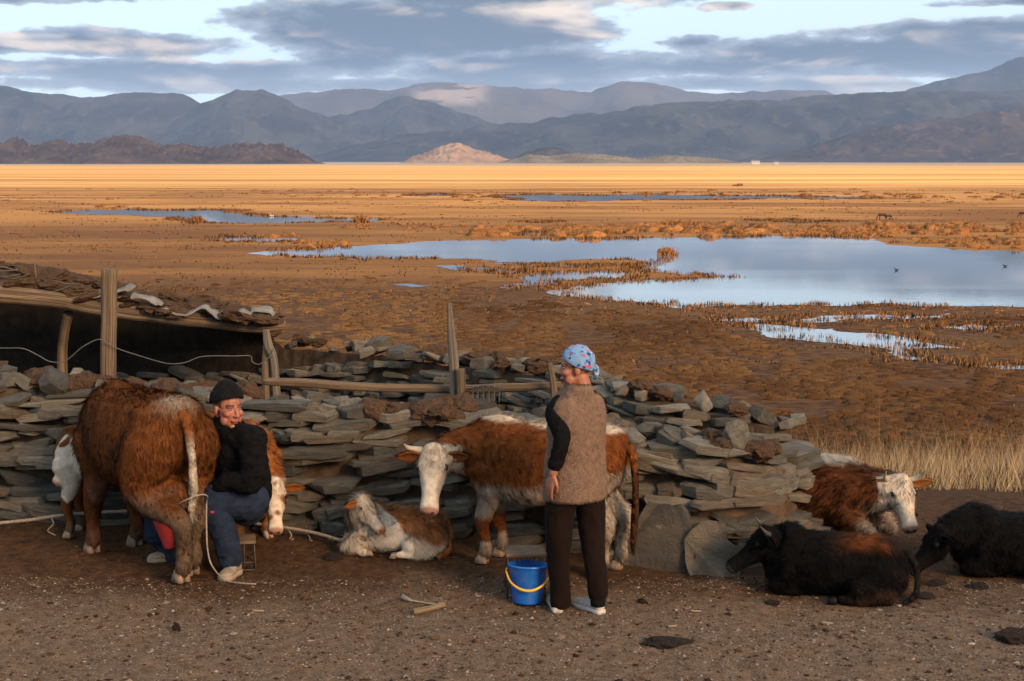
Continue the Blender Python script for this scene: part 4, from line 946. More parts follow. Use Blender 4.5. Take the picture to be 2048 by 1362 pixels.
HEADST = [(-.02, .055, .055, -.01), (.04, .088, .085, -.015), (.13, .102, .105, -.03), (.24, .100, .112, -.04), (.38, .086, .100, -.045), (.55, .070, .085, -.04), (.72, .058, .070, -.03), (.86, .066, .064, -.022), (.95, .064, .056, -.02), (1.0, .046, .038, -.02)]
def head_parts(poll, d, l, u, S):
    """volumes of a cow's head, S = head length in metres"""
    k = S/.46; st = [(poll + d*t*S + u*o*k, w*k, h*k, l, u) for t, w, h, o in HEADST]
    P = [loft(st, 16, 2.3, 26)]
    for s in (-1, 1):
        P.append(ell(poll + d*.27*S + l*s*.078*k + u*.028*k, np.array([.035, .02, .022])*k, np.stack([d, l, u], 1)))     # brow over the eye
        P.append(ell(poll + d*.34*S + l*s*.060*k - u*.085*k, np.array([.08, .026, .05])*k, np.stack([d, l, u], 1)))     # cheek
    P.append(ell(poll + d*.03*S + u*.04*k, np.array([.05, .07, .05])*k, np.stack([d, l, u], 1)))
    return P
def ear_mesh(k, seed):
    V = []; m, w = 9, 7
    for i in range(m):
        t = i/(m-1); wd = .048*math.sin(math.pi*min(1, t*.82+.13))**.8
        for j in range(w):
            q = (j/(w-1)-.5)*2; V.append((t*.16, q*wd, -.020*(1-q*q)*(1-t*.4)))
    V = np.array(V)*k; Fs = [(i*w+j, i*w+j+1, (i+1)*w+j+1, (i+1)*w+j) for i in range(m-1) for j in range(w-1)]
    return V, Fs
def add_head_bits(root, poll, d, l, u, S, horn, earcol, seed, horn_mat=None, ear_dirs=(None, None), eyes=True, ear_scale=1.0, furry=True):
    k = S/.46; head = empty('head', parent=root)
    for s in (-1, 1):
        e0 = poll + d*.12*S + l*s*.085*k + u*.012*k
        ed = ear_dirs[0 if s < 0 else 1]; ed = unit(l*s*1.0 - d*.12 - u*.18 if ed is None else ed)
        ex, en = ed, unit(d*.75 + u*.35 - ed*np.dot(ed, d*.75 + u*.35)); ey = np.cross(en, ex)
        V, Fs = ear_mesh(k*ear_scale, seed); V = e0 + V[:, :1]*ex + V[:, 1:2]*ey + V[:, 2:]*en
        o = mesh_obj('ear', V, Fs, M_COAT, head, True, np.tile(np.array(earcol)*.8, (len(V), 1))); mm = o.modifiers.new('t', 'SOLIDIFY'); mm.thickness = .012*k
        if furry:
            cc = np.tile(np.array(earcol), (len(V), 1)); set_c = fur(o.data, 700, lambda p, n: np.full(len(p), .032*k), .004, lambda p: np.tile(ex, (len(p), 1)), seed+3, .4, .35)
            put('ear_fur', set_c, M_COAT, head)
        if horn:
            L, spread, rise, fwd = horn; h0 = poll + d*.03*S + l*s*.062*k + u*.02*k
            pts = [h0, h0 + (l*s*.45*spread + u*.10*rise + d*.05*fwd)*L, h0 + (l*s*.78*spread + u*.45*rise + d*.10*fwd)*L, h0 + (l*s*.85*spread + u*1.0*rise + d*.15*fwd)*L]
            V, Fs = tube(pts, np.array([.026, .023, .015, .003])*k, 10, 16); mesh_obj('horn', V, Fs, horn_mat or M_HORN, head, True)
        if eyes:
            V, Fs = ell(poll + d*.29*S + l*s*.093*k + u*.020*k, np.array([.026, .017, .020])*k, np.stack([d, l, u], 1)); mesh_obj('eye', V, Fs, M_EYE, head, True)
        V, Fs = ell(poll + d*.985*S + l*s*.030*k + u*.004*k, np.array([.012, .012, .012])*k, np.stack([d, l, u], 1)); mesh_obj('nostril', V, Fs, M_NOSTRIL, head, True)
    return head
def hcoord(p, poll, d, l, u, S):
    q = p-poll; return (q@d)/S, (q@l)/S, (q@u)/S
def paint(me, fn):
    c = co_of(me); col = np.clip(fn(c, no_of(me)), 0, 1); set_col(me, col)
def ns(p, sc, seed): return fbm(p*sc, 4, seed)-.5
def lerp(a, b, t): return a*(1-t)[:, None] + b*t[:, None]
def face_paint(c, col, poll, d, l, u, S, white=True, nose=PINK, start=-.12, neckw=.5):
    t, s, w = hcoord(c, poll, d, l, u, S); near = (np.abs(s) < .42) & (np.abs(w) < .5) & (t < 1.12)
    if white:
        m = sstep(t + ns(c, 9, 3)*.12, start, start+.1)*near; col = lerp(col, WHITE, m.astype(float))
    m = sstep(t, .90, .95)*(near & (np.abs(s) < .19) & (np.abs(w) < .2)); return lerp(col, np.asarray(nose), m.astype(float))
def hoof(root, p, fwd, k, mat=None):
    f = unit((fwd[0], fwd[1], 0)); sd = np.array([-f[1], f[0], 0]); P = []
    h = empty('foot', parent=root)
    for s in (-1, 1):
        c = np.asarray(tuple(p), float) + sd*s*.019*k
        st = [(c + f*.012*k + np.array([0, 0, .002]), .021*k, .046*k, sd, f), (c + f*.008*k + np.array([0, 0, .03*k]), .020*k, .038*k, sd, f), (c + np.array([0, 0, .062*k]), .018*k, .028*k, sd, f)]
        V, Fs = loft(st, 12, 2.4); mesh_obj('hoof', V, Fs, mat or M_HOOF, h, True)
def standing(name, label, loc, heading, H, head, horn, painter, furlen, nfur, seed, group, earcol=BROWN, long_=1.0, fat=1.0, feet=None, tail=None, headlen=.46, nose=PINK, whiteface=True, tailcol=None, young=False, voxel=.013, eardirs=(None, None), udder=False, legk=1.0, spots=()):
    """standing ox; local x forward, y left; H = height at the withers; head = (poll, direction, up) in units of H"""
    root = empty(name, loc, heading, label=label, cat='calf' if young else 'cow', group=group); k = H
    up, sd = (0, 0, 1), (0, 1, 0); f = fat
    T = [(-.60, .86, .06, .05), (-.575, .83, .13*f, .12), (-.50, .79, .195*f, .185), (-.38, .755, .225*f, .225), (-.20, .715, .255*f, .255), (0, .695, .268*f, .272), (.18, .70, .25*f, .275), (.32, .715, .205*f, .262), (.43, .73, .15*f, .215), (.50, .745, .10*f, .15)]
    if young: T = [(x*.92, z + .03, w*.80, h*.80) for x, z, w, h in T]
    parts = [loft([((x*k*long_, 0, z*k), w*k, h*k, sd, up) for x, z, w, h in T], 22, 2.35, 34)]
    for s in (-1, 1):
        parts.append(ell((-.40*k*long_, s*.15*k*f, .885*k), (.09*k, .055*k, .05*k)))          # hook bones
        parts.append(ell((-.555*k*long_, s*.085*k, .83*k), (.05*k, .04*k, .05*k)))            # pin bones
        parts.append(ell((.30*k*long_, s*.135*k*f, .70*k), (.12*k, .07*k, .20*k)))            # shoulder blade
    parts.append(ell((.27*k*long_, 0, .955*k), (.14*k, .05*k, .045*k)))
    if udder: parts.append(ell((-.36*k, 0, .44*k), (.13*k, .11*k, .09*k)))
    ft = dict(fl=(.33, .12), fr=(.33, -.12), hl=(-.50, .115), hr=(-.50, -.115)); ft.update(feet or {}); r = legk
    for key, s in (('fl', 1), ('fr', -1)):
        x, y = ft[key]; x *= k*long_; y *= k
        parts.append(limb([(.33*k*long_, s*.13*k*f, .66*k), (.28*k*long_, s*.135*k, .50*k), ((.31*k*long_ + x)/2+.02*k, (s*.125*k+y)/2, .295*k), (x-.012*k, y, .16*k), (x-.014*k, y, .095*k), (x+.005*k, y, .055*k)], np.array([.125, .085, .054*r, .037*r, .045*r, .040*r])*k))
        hoof(root, (x+.005*k, y, 0), (1, 0), k*1.02*r)
    for key, s in (('hl', 1), ('hr', -1)):
        x, y = ft[key]; x *= k*long_; y *= k
        parts.append(limb([(-.44*k*long_, s*.12*k*f, .72*k), (-.38*k*long_, s*.155*k*f, .54*k), (-.46*k*long_, s*.13*k, .43*k), (x-.045*k, (s*.12*k+y)/2, .345*k), (x-.015*k, y, .20*k), (x-.012*k, y, .10*k), (x+.008*k, y, .055*k)], np.array([.165, .13, .088, .058*r, .042*r, .047*r, .042*r])*k))
        parts.append(ell((x-.075*k, (s*.12*k+y)/2, .365*k), (.025*k, .022*k, .035*k)))
        hoof(root, (x+.01*k, y, 0), (1, 0), k*1.04*r)
    poll, hd, hu = head; poll = np.array(poll)*k; d, l, u = head_frame(hd, hu); S = headlen*k
    nb = np.array([.40*k*long_, 0, .79*k]); mid = (nb + poll)/2 + np.array([0, 0, .0])*k; jaw = poll + d*.10*S - u*.05*S
    q = .85 if young else 1.0
    parts.append(limb([nb - np.array([.06*k, 0, .05*k]), mid - np.array([0, 0, .025*k]), jaw], np.array([.195, .145, .098])*k*q, 16))
    parts.append(limb([nb + np.array([.02, 0, -.16])*k, (nb+jaw)/2 - np.array([0, 0, .085*k])], np.array([.10, .07])*k*q))
    parts += head_parts(poll, d, l, u, S)
    me = blob('body', parts, voxel*max(H, .75), 5, (.006*k, 9/k, seed))
    def P(c, n):
        col = painter(c/k, n, seed); col = face_paint(c, col, poll, d, l, u, S, whiteface, nose)
        for a_, b_, r_ in spots:
            t_, s_, w_ = hcoord(c, poll, d, l, u, S); m = sstep(r_ - np.hypot(t_-a_, s_-b_), -.015, .015)*(w_ > -.2)*(np.abs(s_) < .4); col = lerp(col, np.array([.16, .06, .02]), m*.9)
        mud = sstep(.20*k - c[:, 2] + ns(c, 12, seed+5)*.12*k, -.02*k, .15*k)*.75; return lerp(col, MUDC, mud)
    paint(me, P); put('body', me, M_COAT, root)
    def ln(p, n):
        t, s, w = hcoord(p, poll, d, l, u, S); L = np.full(len(p), furlen); L = np.where(p[:, 2] < .42*k, furlen*.55, L)
        face = (t > -.05) & (np.abs(s) < .45) & (np.abs(w) < .6); L = np.where(face, furlen*np.where(t < .30, .85, .30), L)
        L = np.where(face & (t > .93), 0, L); return L
    def cb(p):
        t, s, w = hcoord(p, poll, d, l, u, S); face = (t > -.05) & (np.abs(s) < .45) & (np.abs(w) < .6)
        body = np.stack([-np.full(len(p), .55), np.sign(p[:, 1])*.05, -.75*np.ones(len(p))], -1); return np.where(face[:, None], d[None]*.9 - u[None]*.1, body)
    put('fur', fur(me, nfur, ln, .0052, cb, seed+11), M_COAT, root, kind='stuff')
    add_head_bits(root, poll, d, l, u, S, horn, earcol, seed, ear_dirs=eardirs)
    # tail
    tp_ = tail or [(-.60, 0, .87), (-.645, 0, .80), (-.655, 0, .60), (-.64, 0, .40), (-.63, .0, .28)]
    tp_ = [np.array(q)*k*np.array([long_, 1, 1]) for q in tp_]
    V, Fs = tube(tp_, np.array([.034, .028, .020, .024, .014][:len(tp_)])*k, 10, 22); tc_ = np.array(tailcol if tailcol is not None else earcol)
    nz = len(V); zz = np.repeat(np.linspace(0, 1, 22), 10); cc = lerp(np.tile(BROWN if tailcol is None else np.array(earcol), (nz, 1)), np.tile(tc_, (nz, 1)), sstep(zz, .3, .45))
    o = mesh_obj('tail', V, Fs, M_COAT, root, True, cc)
    put('tail_fur', fur(o.data, 2600, lambda p, n: np.where(p[:, 2] < .62*k, .085, .03)*k, .005, lambda p: np.tile(np.array([0, 0, -1.0]), (len(p), 1)), seed+7, .16, .2), M_COAT, o)
    return root

def lying(name, label, loc, heading, H, head, horn, painter, furlen, nfur, seed, group, earcol=BROWN, headlen=.46, nose=PINK, whiteface=True, young=False, horn_mat=None, eardirs=(None, None), fold=True, hoofmat=None, tuck=0.0, furw=.0052, width=1.0, neckr=1.0, tallk=1.0, lenk=1.0):
    """ox lying on its brisket; local x forward, y left; H scales like the standing withers height"""
    root = empty(name, loc, heading, label=label, cat='calf' if young else 'cow', group=group); k = H; up, sd = (0, 0, 1), (0, 1, 0)
    T = [(-.60, .22, .07, .10), (-.57, .24, .15, .19), (-.48, .255, .215, .245), (-.34, .262, .25, .262), (-.12, .262, .275, .265), (.08, .268, .275, .272), (.26, .272, .235, .272), (.40, .278, .18, .24), (.49, .29, .12, .18)]
    parts = [loft([((x*k*lenk, 0, z*k*tallk), w*k*width, h*k*tallk, sd, up) for x, z, w, h in T], 22, 2.3, 34)]
    for s in (-1, 1):
        parts.append(ell((-.40*k*lenk, s*.13*k, .46*k*tallk), (.10*k, .06*k, .05*k)))
        parts.append(ell((.28*k*lenk, s*.15*k, .28*k), (.13*k, .075*k, .18*k)))
        parts.append(ell((-.36*k*lenk, s*.22*k*width, .17*k), (.20*k, .09*k, .165*k)))                         # thigh
        parts.append(limb([(-.22*k*lenk, s*.28*k*width, .12*k), (-.45*k*lenk, s*.31*k*width, .065*k), (-.30*k*lenk, s*.33*k*width, .042*k), (-.08*k*lenk, s*.33*k*width, .035*k)], np.array([.10, .055, .045, .036])*k))
        hoof(root, (-.03*k*lenk, s*.33*k*width, 0), (1, 0), k*.85, hoofmat)
        parts.append(limb([(.30*k*lenk, s*.14*k, .22*k), ((.48-tuck)*k*lenk, s*.15*k, .12*k), ((.58-tuck)*k*lenk, s*.15*k, .065*k)], np.array([.10, .075, .052])*k))
        parts.append(limb([((.58-tuck)*k*lenk, s*.15*k, .062*k), ((.46-tuck)*k*lenk, s*.17*k, .045*k), ((.33-tuck)*k*lenk, s*(.215-tuck*.6)*k, .037*k)], np.array([.052, .040, .036])*k))
        hoof(root, ((.28-tuck)*k*lenk, s*(.22-tuck*.6)*k, 0), (-1, 0), k*.8, hoofmat)
    poll, hd, hu = head; poll = np.array(poll)*k; d, l, u = head_frame(hd, hu); S = headlen*k
    nb = np.array([.40*k*lenk, 0, .32*k]); jaw = poll + d*.10*S - u*.05*S; mid = (nb+jaw)/2
    parts.append(limb([nb - np.array([.08*k, 0, 0]), mid, jaw], np.array([.205, .15, .098])*k*neckr, 16)); parts += head_parts(poll, d, l, u, S)
    me = blob('body', parts, .013*max(H, .7), 5, (.007*k, 9/k, seed))
    paint(me, lambda c, n: face_paint(c, painter(c/k, n, seed), poll, d, l, u, S, whiteface, nose)); put('body', me, M_COAT, root)
    def ln(p, n):
        t, s, w = hcoord(p, poll, d, l, u, S); face = (t > -.05) & (np.abs(s) < .45) & (np.abs(w) < .6); L = np.full(len(p), furlen)
        L = np.where((p[:, 2] < .08*k), furlen*.5, L); L = np.where(face, furlen*np.where(t < .45, .8, .35), L); return np.where(face & (t > .93), 0, L)
    def cb(p):
        t, s, w = hcoord(p, poll, d, l, u, S); face = (t > -.05) & (np.abs(s) < .45) & (np.abs(w) < .6)
        return np.where(face[:, None], d[None], np.stack([-np.full(len(p), .5), np.sign(p[:, 1])*.1, -.7*np.ones(len(p))], -1))
    put('fur', fur(me, nfur, ln, furw, cb, seed+11), M_COAT, root, kind='stuff')
    add_head_bits(root, poll, d, l, u, S, horn, earcol, seed, horn_mat, eardirs)
    V, Fs = tube([np.array(q)*k for q in ((-.58*lenk, .02, .36), (-.66*lenk, .06, .25), (-.66*lenk, .16, .08), (-.55*lenk, .34, .03))], np.array([.03, .026, .02, .014])*k, 8, 18)
    o = mesh_obj('tail', V, Fs, M_COAT, root, True, np.tile(np.array(earcol)*.9, (len(V), 1)))
    put('tail_fur', fur(o.data, 900, lambda p, n: np.full(len(p), .05*k), .005, lambda p: np.tile(np.array([-.3, .3, -1.0]), (len(p), 1)), seed+7, .2, .25), M_COAT, o)
    return root

def to_local(loc, heading, H, p):
    v = Vector(p)-Vector(loc); c, s = math.cos(-heading), math.sin(-heading); return (np.array([v.x*c - v.y*s, v.x*s + v.y*c, v.z])/H)
def dir_local(heading, d):
    c, s = math.cos(-heading), math.sin(-heading); return (d[0]*c - d[1]*s, d[0]*s + d[1]*c, d[2])
def gp(x, y): q = flat(x, y, 0); return Vector((q.x, q.y, gz1(q.x, q.y)))
G_CATTLE = 'cattle around the stone pen'

# 1. cow being milked: seen from behind, facing away to the left
hl_, fl_ = flat(386, 1160), flat(196, 1107); v = fl_-hl_; hd1 = math.atan2(v.y, v.x); H1 = v.length/.83; hd1 -= R(8); mid = hl_ + Vector((math.cos(hd1), math.sin(hd1), 0))*v.length*.58; mid.x -= .028; mid.z = gz1(mid.x, mid.y)
def paint1(q, n, seed):
    col = np.tile(BROWN*.82, (len(q), 1)); t = sstep(ns(q, 3, seed)+.5, .42, .66)*.5; col = lerp(col, DBROWN*1.3, t)
    m = np.exp(-(((q[:, 0]+.41)/.06)**2 + (q[:, 1]/.09)**2))*sstep(q[:, 2], .86, .93); col = lerp(col, WHITE*.5, np.clip(m*1.2, 0, .8))
    m = sstep(.50 - q[:, 2] + ns(q, 7, seed)*.1, -.02, .07)*((q[:, 0] > -.45) & (q[:, 0] < .25)); col = lerp(col, PINK*.75, m*.55)
    m = sstep(.47 - q[:, 2] + ns(q, 9, seed+1)*.15, 0, .12)*(q[:, 0] < -.3); col = lerp(col, MUDC*1.1, m*.8)
    return col
print('H1', H1)
standing('milk_cow', 'brown cow seen from behind, hind legs tied, being milked by the man', mid, hd1, min(H1, 1.24), ((.66, -.20, .80), (.35, -.75, -.45), (.5, -.2, .8)), None, paint1, .048, 46000, 101, G_CATTLE, fat=.98, long_=.79, tailcol=WHITE*.7, udder=True, feet=dict(hl=(-.635, .045), hr=(-.525, -.065), fl=(.455, .11), fr=(.385, -.13)), tail=[(-.58, -.0, .90), (-.63, -.01, .84), (-.655, -.02, .66), (-.64, -.03, .50), (-.62, -.02, .36)], legk=1.03)
# 2. calf hidden behind the milked cow
c2 = gp(215, 1078); hd2 = R(172)
standing('calf', 'white faced calf half hidden behind the milked cow', c2, hd2, .80, (to_local(c2, hd2, .80, at(168, 908, c2.y-.02)), dir_local(hd2, (-.62, -.35, -.62)), (-.3, 0, .8)), None, lambda q, n, s: np.tile(BROWN*.7, (len(q), 1)), .026, 9000, 111, G_CATTLE, young=True, headlen=.36, long_=.92)
# 3. brown calf behind the man
c3 = gp(505, 1084); hd3 = R(-52); c3 = c3 + Vector((math.cos(hd3), math.sin(hd3), 0))*-.26
def paint3(q, n, s): return np.tile(np.array([.18, .058, .014]), (len(q), 1))
standing('calf', 'russet calf with spotted white face lowering its head behind the man', c3, hd3, .86, (to_local(c3, hd3, .86, at(549, 968, c3.y-.42)), dir_local(hd3, (.10, -.60, -.76)), dir_local(hd3, (.1, -.8, .58))), None, paint3, .046, 24000, 121, G_CATTLE, young=True, headlen=.43, earcol=(.18, .06, .015), spots=((.33, .16, .07), (.36, -.17, .08), (.62, .05, .05), (.70, -.08, .05)))
# 4. standing brown and white cow behind the woman
hf, ff = flat(1222, 1150), flat(978, 1123); v = ff-hf; hd4 = math.atan2(v.y, v.x); mid = hf.lerp(ff, .60); mid.z = gz1(mid.x, mid.y); H4 = 1.0
def paint4(q, n, s):
    col = np.tile(np.array([.160, .048, .012]), (len(q), 1)); col = lerp(col, DBROWN*1.4, sstep(ns(q, 3.2, s)+.5, .45, .7)*.35)
    m = sstep(q[:, 2] + ns(q, 6, s)*.06 - .02*np.sin(q[:, 0]*4), .948, .972); col = lerp(col, WHITE, m)
    m = sstep(.565 - q[:, 2] + ns(q, 5, s+2)*.16, -.01, .05)*sstep(q[:, 2], .30, .36); col = lerp(col, WHITE*.72, m*.9)
    leg = q[:, 2] < .40; m = (leg & (ns(q, 5, s+4) + .22*np.sin(q[:, 2]*16) > .03)); col = lerp(col, WHITE*.75, m*.75)
    m = sstep(-q[:, 0] - .50 + ns(q, 7, s)*.08, 0, .05)*(q[:, 2] < .72); col = lerp(col, WHITE*.6, m*.75)
    m = sstep(q[:, 0] + ns(q, 7, s)*.1, .44, .52)*sstep(.80 - q[:, 2], 0, .1); col = lerp(col, WHITE*.8, m*.8)
    return col
pl4 = at(868, 900, ff.y - .22)
standing('cow', 'brown and white horned cow standing behind the woman, facing the viewer', mid, hd4, H4, (to_local(mid, hd4, H4, pl4), dir_local(hd4, (-.06, -.58, -.82)), dir_local(hd4, (-.06, -.8, .6))), (.135, 1.05, .75, .1), paint4, .046, 46000, 131, G_CATTLE, long_=1.02, fat=.98, headlen=.445, tailcol=DBROWN*.8, feet=dict(fl=(.34, .09), fr=(.30, -.11), hl=(-.47, .10), hr=(-.53, -.10)), tail=[(-.60, 0, .86), (-.645, 0, .80), (-.665, 0, .58), (-.66, 0, .36), (-.65, 0, .18)], eardirs=(dir_local(hd4, (-.97, -.1, .0)), dir_local(hd4, (.97, -.1, .05))))
# 5. fluffy white calf lying by the wall
c5 = gp(792, 1105); hd5 = R(176)
def paint5(q, n, s):
    col = np.tile(WHITE*1.15, (len(q), 1)); m = sstep(q[:, 2] + ns(q, 4, s)*.24 + .03, .22, .29)*sstep(.34 - q[:, 0] + ns(q, 5, s)*.2, 0, .1)
    col = lerp(col, np.array([.24, .085, .022]), m*.95); return col
standing_calf_head = to_local(c5, hd5, .78, at(722, 1008, c5.y - .03))
lying('calf', 'fluffy white and brown calf curled up at the foot of the wall', c5, hd5, .68, (to_local(c5, hd5, .68, at(722, 999, c5.y-.07)), dir_local(hd5, (.54, -.52, -.62)), dir_local(hd5, (.45, -.35, .8))), None, paint5, .060, 34000, 141, G_CATTLE, young=True, headlen=.42, earcol=(.20, .075, .02), lenk=.86, tallk=.80, width=.92, furw=.0048, eardirs=(None, dir_local(hd5, (-.55, -.75, .05))))
# 6. white faced cow lying at the end of the wall
c6 = gp(1722, 1078); hd6 = R(-40); c6 = c6 + Vector((math.cos(hd6), math.sin(hd6), 0))*-.42
def paint6(q, n, s):
    col = np.tile(np.array([.085, .027, .009]), (len(q), 1)); col = lerp(col, DBROWN*.8, sstep(ns(q, 3, s)+.5, .42, .66)*.7)
    m = sstep(q[:, 2] + ns(q, 6, s)*.06 - .0*q[:, 0], .515, .545)*(q[:, 0] < .45); col = lerp(col, WHITE, m)
    m = sstep(q[:, 0], .46, .56)*sstep(.34 - q[:, 2], 0, .08); return lerp(col, WHITE*.55, m*.7)
pl6 = at(1800, 960, c6.y - .42)
lying('cow', 'dark brown cow with white face and two horns lying at the end of the wall', c6, hd6, 1.0, (to_local(c6, hd6, 1.0, pl6), dir_local(hd6, (.05, -.66, -.75)), dir_local(hd6, (.0, -.75, .66))), (.13, .75, 1.15, .2), paint6, .052, 32000, 151, G_CATTLE, headlen=.40, earcol=(.21, .075, .02), eardirs=(dir_local(hd6, (-.9, .2, .1)), dir_local(hd6, (.95, .1, .16))), tallk=1.02)
# 7. black cow lying in front of the wall
c7 = gp(1655, 1180); hd7 = R(170)
def paint7(q, n, s):
    col = np.tile(BLACK, (len(q), 1)); m = sstep(q[:, 2] + ns(q, 4, s)*.10, .36, .46)*sstep(.05 - q[:, 0], 0, .3); col = lerp(col, np.array([.15, .045, .012]), m*.85)  # warm rim light painted on the upper rear coat
    col = lerp(col, np.array([.020, .010, .006]), sstep(ns(q, 4, s+1)+.5, .45, .6)*sstep(.1-q[:, 0], 0, .3)); return col
pl7 = at(1540, 1066, c7.y + .02)
lying('cow', 'black cow with reddish rim light painted on its back, lying before the upright slabs, facing them', c7, hd7, .80, (to_local(c7, hd7, .80, pl7), dir_local(hd7, (-.72, .02, -.62)), dir_local(hd7, (-.5, 0, .8))), (.095, .75, 1.05, .25), paint7, .044, 30000, 161, G_CATTLE, headlen=.44, earcol=(.012, .008, .006), nose=(.03, .028, .026), whiteface=False, horn_mat=M_DHORN, neckr=1.12, hoofmat=M_EYE, tuck=.16, tallk=.86, lenk=1.0)
# 8. black cow cut by the edge of the picture
c8 = gp(2042, 1142); hd8 = R(172)
pl8 = at(1886, 1062, c8.y - .06)
lying('cow', 'black cow dozing with its head low, cut off by the picture edge', c8, hd8, .90, (to_local(c8, hd8, .90, pl8), dir_local(hd8, (-.66, -.12, -.74)), dir_local(hd8, (-.7, -.2, .6))), None, lambda q, n, s: np.tile(BLACK*1.15, (len(q), 1)), .044, 28000, 171, G_CATTLE, headlen=.40, earcol=(.010, .008, .007), nose=(.018, .017, .016), whiteface=False, neckr=.95, hoofmat=M_EYE, tuck=.16, tallk=.80)
# far away: grazing horses and birds
M_HORSE = plain('horse_coat', (.055, .028, .016), .85, .2, .3, 4.0)
def horse(x, y, hd, label, grazing=True, s=1.0):
    p = flat(x, y, PLAIN_Z); root = empty('horse', p, hd, label=label, cat='horse', group='horses grazing by the water'); k = 1.4*s
    pr = [loft([((a*k, 0, z*k), w*k, h*k, (0, 1, 0), (0, 0, 1)) for a, z, w, h in ((-.55, .82, .07, .09), (-.45, .80, .15, .17), (-.2, .76, .18, .19), (.1, .76, .17, .19), (.35, .80, .14, .19), (.45, .84, .09, .13))], 12, 2.2, 14)]
    for a, b in ((.36, .1), (.32, -.1), (-.42, .1), (-.48, -.1)): pr.append(limb([(a*k, b*k, .68*k), (a*k, b*k, .36*k), ((a+.01)*k, b*k, .03*k)], np.array([.09, .05, .035])*k, 8))
    hp = [(.40*k, 0, .85*k), (.66*k, 0, .55*k), (.76*k, 0, .30*k)] if grazing else [(.40*k, 0, .86*k), (.58*k, 0, 1.08*k), (.66*k, 0, 1.18*k)]
    pr.append(limb(hp, np.array([.13, .09, .07])*k, 10)); e = np.array(hp[-1]); pr.append(limb([e, e + np.array([.10 if grazing else .26, 0, -.22])*k*np.array([1, 1, 1 if grazing else .7])], np.array([.075, .045])*k, 8))
    put('body', blob('body', pr, .05, 2), M_HORSE, root)
    V, Fs = tube([np.array(q)*k for q in ((-.54, 0, .84), (-.62, 0, .65), (-.60, 0, .35))], np.array([.04, .05, .02])*k, 6, 8); mesh_obj('tail', V, Fs, M_HORSE, root, True)
horse(1764, 440, R(188), 'dark brown horse grazing beside the far shore', True); horse(1777, 440, R(20), 'smaller dark horse just behind the grazing one', True, .8); horse(2046, 436, R(165), 'dark horse at the very edge of the picture', True, .95)
# ================================================================== PEOPLE
M_BLACKCLOTH = plain('black_cloth', (.0045, .0042, .0045), .95, .06, .4, 30., .5, 90.); M_KNIT = plain('black_knit', (.006, .0055, .0055), .95, .1, .4, 40., .6, 260.)
M_EYEW = plain('eye_white', (.22, .19, .17), .35, .4, .05); M_IRIS = plain('iris', (.015, .008, .005), .15, .6, .05)
SKIN = np.array([.255, .098, .058])
def hand(w, d, pn, s, curl=.5, k=1.0):
    """palm and five fingers; w wrist, d finger direction, pn palm normal, s=+1 thumb towards d x pn"""
    d = unit(d); pn = np.asarray(tuple(pn), float); pn = unit(pn - d*np.dot(pn, d)); a = np.cross(d, pn)*s; w = np.asarray(tuple(w), float); P = []
    P.append(loft([(w + d*t*k, x*k, y*k, a, pn) for t, x, y in ((-.015, .024, .018), (.015, .028, .018), (.05, .040, .016), (.088, .041, .013), (.098, .036, .009))], 14, 2.6))
    for j, (off, L) in enumerate(((.030, .072), (.010, .080), (-.010, .075), (-.029, .058))):
        q = w + (d*.088 + a*off)*k; dd = d + a*off*1.2; pts = [q - d*.02*k, q]; c = 0
        for seg, f in enumerate((.42, .32, .26)):
            c += curl*(.55 + .15*j*.5); v = unit(dd*math.cos(c) + pn*math.sin(c)); q = q + v*L*f*k; pts.append(q.copy())
        P.append(limb(pts, np.array([.0092, .0090, .0085, .0078, .0065])*k, 8))
    q = w + (d*.02 + a*.026)*k; P.append(limb([q, q + (d*.035 + a*.024 + pn*.012)*k, q + (d*.064 + a*.026 + pn*.022)*k, q + (d*.085 + a*.018 + pn*.026)*k], np.array([.015, .0115, .010, .0075])*k, 8))
    return P
def human_head(c, Fv, Uv, k=1.0, nose=1.0):
    F, L, U = head_frame(Fv, Uv); M = np.stack([F, L, U], 1); c = np.asarray(tuple(c), float)
    g = lambda f, l, u: c + (F*f + L*l + U*u)*k
    P = [ell(g(-.012, 0, .032), np.array([.096, .078, .092])*k, M), ell(g(.028, 0, -.03), np.array([.064, .064, .082])*k, M), ell(g(.030, 0, -.082), np.array([.052, .050, .034])*k, M), ell(g(.066, 0, -.106), np.array([.021, .024, .018])*k, M)]
    P.append(limb([g(.086, 0, .008), g(.086 + .015*nose, 0, -.016), g(.086 + .024*nose, 0, -.034)], np.array([.0095, .0105, .0125])*k, 10))
    for s in (-1, 1):
        P += [ell(g(.086 + .012*nose, s*.0125, -.037), np.array([.011, .008, .008])*k, M), ell(g(.076, s*.030, .021), np.array([.016, .026, .0085])*k, M), ell(g(.062, s*.044, -.026), np.array([.028, .022, .022])*k, M), ell(g(.04, s*.052, -.07), np.array([.03, .016, .03])*k, M)]
        P.append(ell(g(-.004, s*.082, -.014), np.array([.019, .009, .031])*k, M))
    P += [ell(g(.088, 0, -.067), np.array([.013, .026, .0068])*k, M), ell(g(.087, 0, -.0795), np.array([.012, .022, .0075])*k, M)]
    P.append(limb([g(-.02, 0, -.06), g(-.038, 0, -.125), g(-.045, 0, -.19)], np.array([.056, .054, .062])*k, 14))
    return P, (c, F, L, U, k)
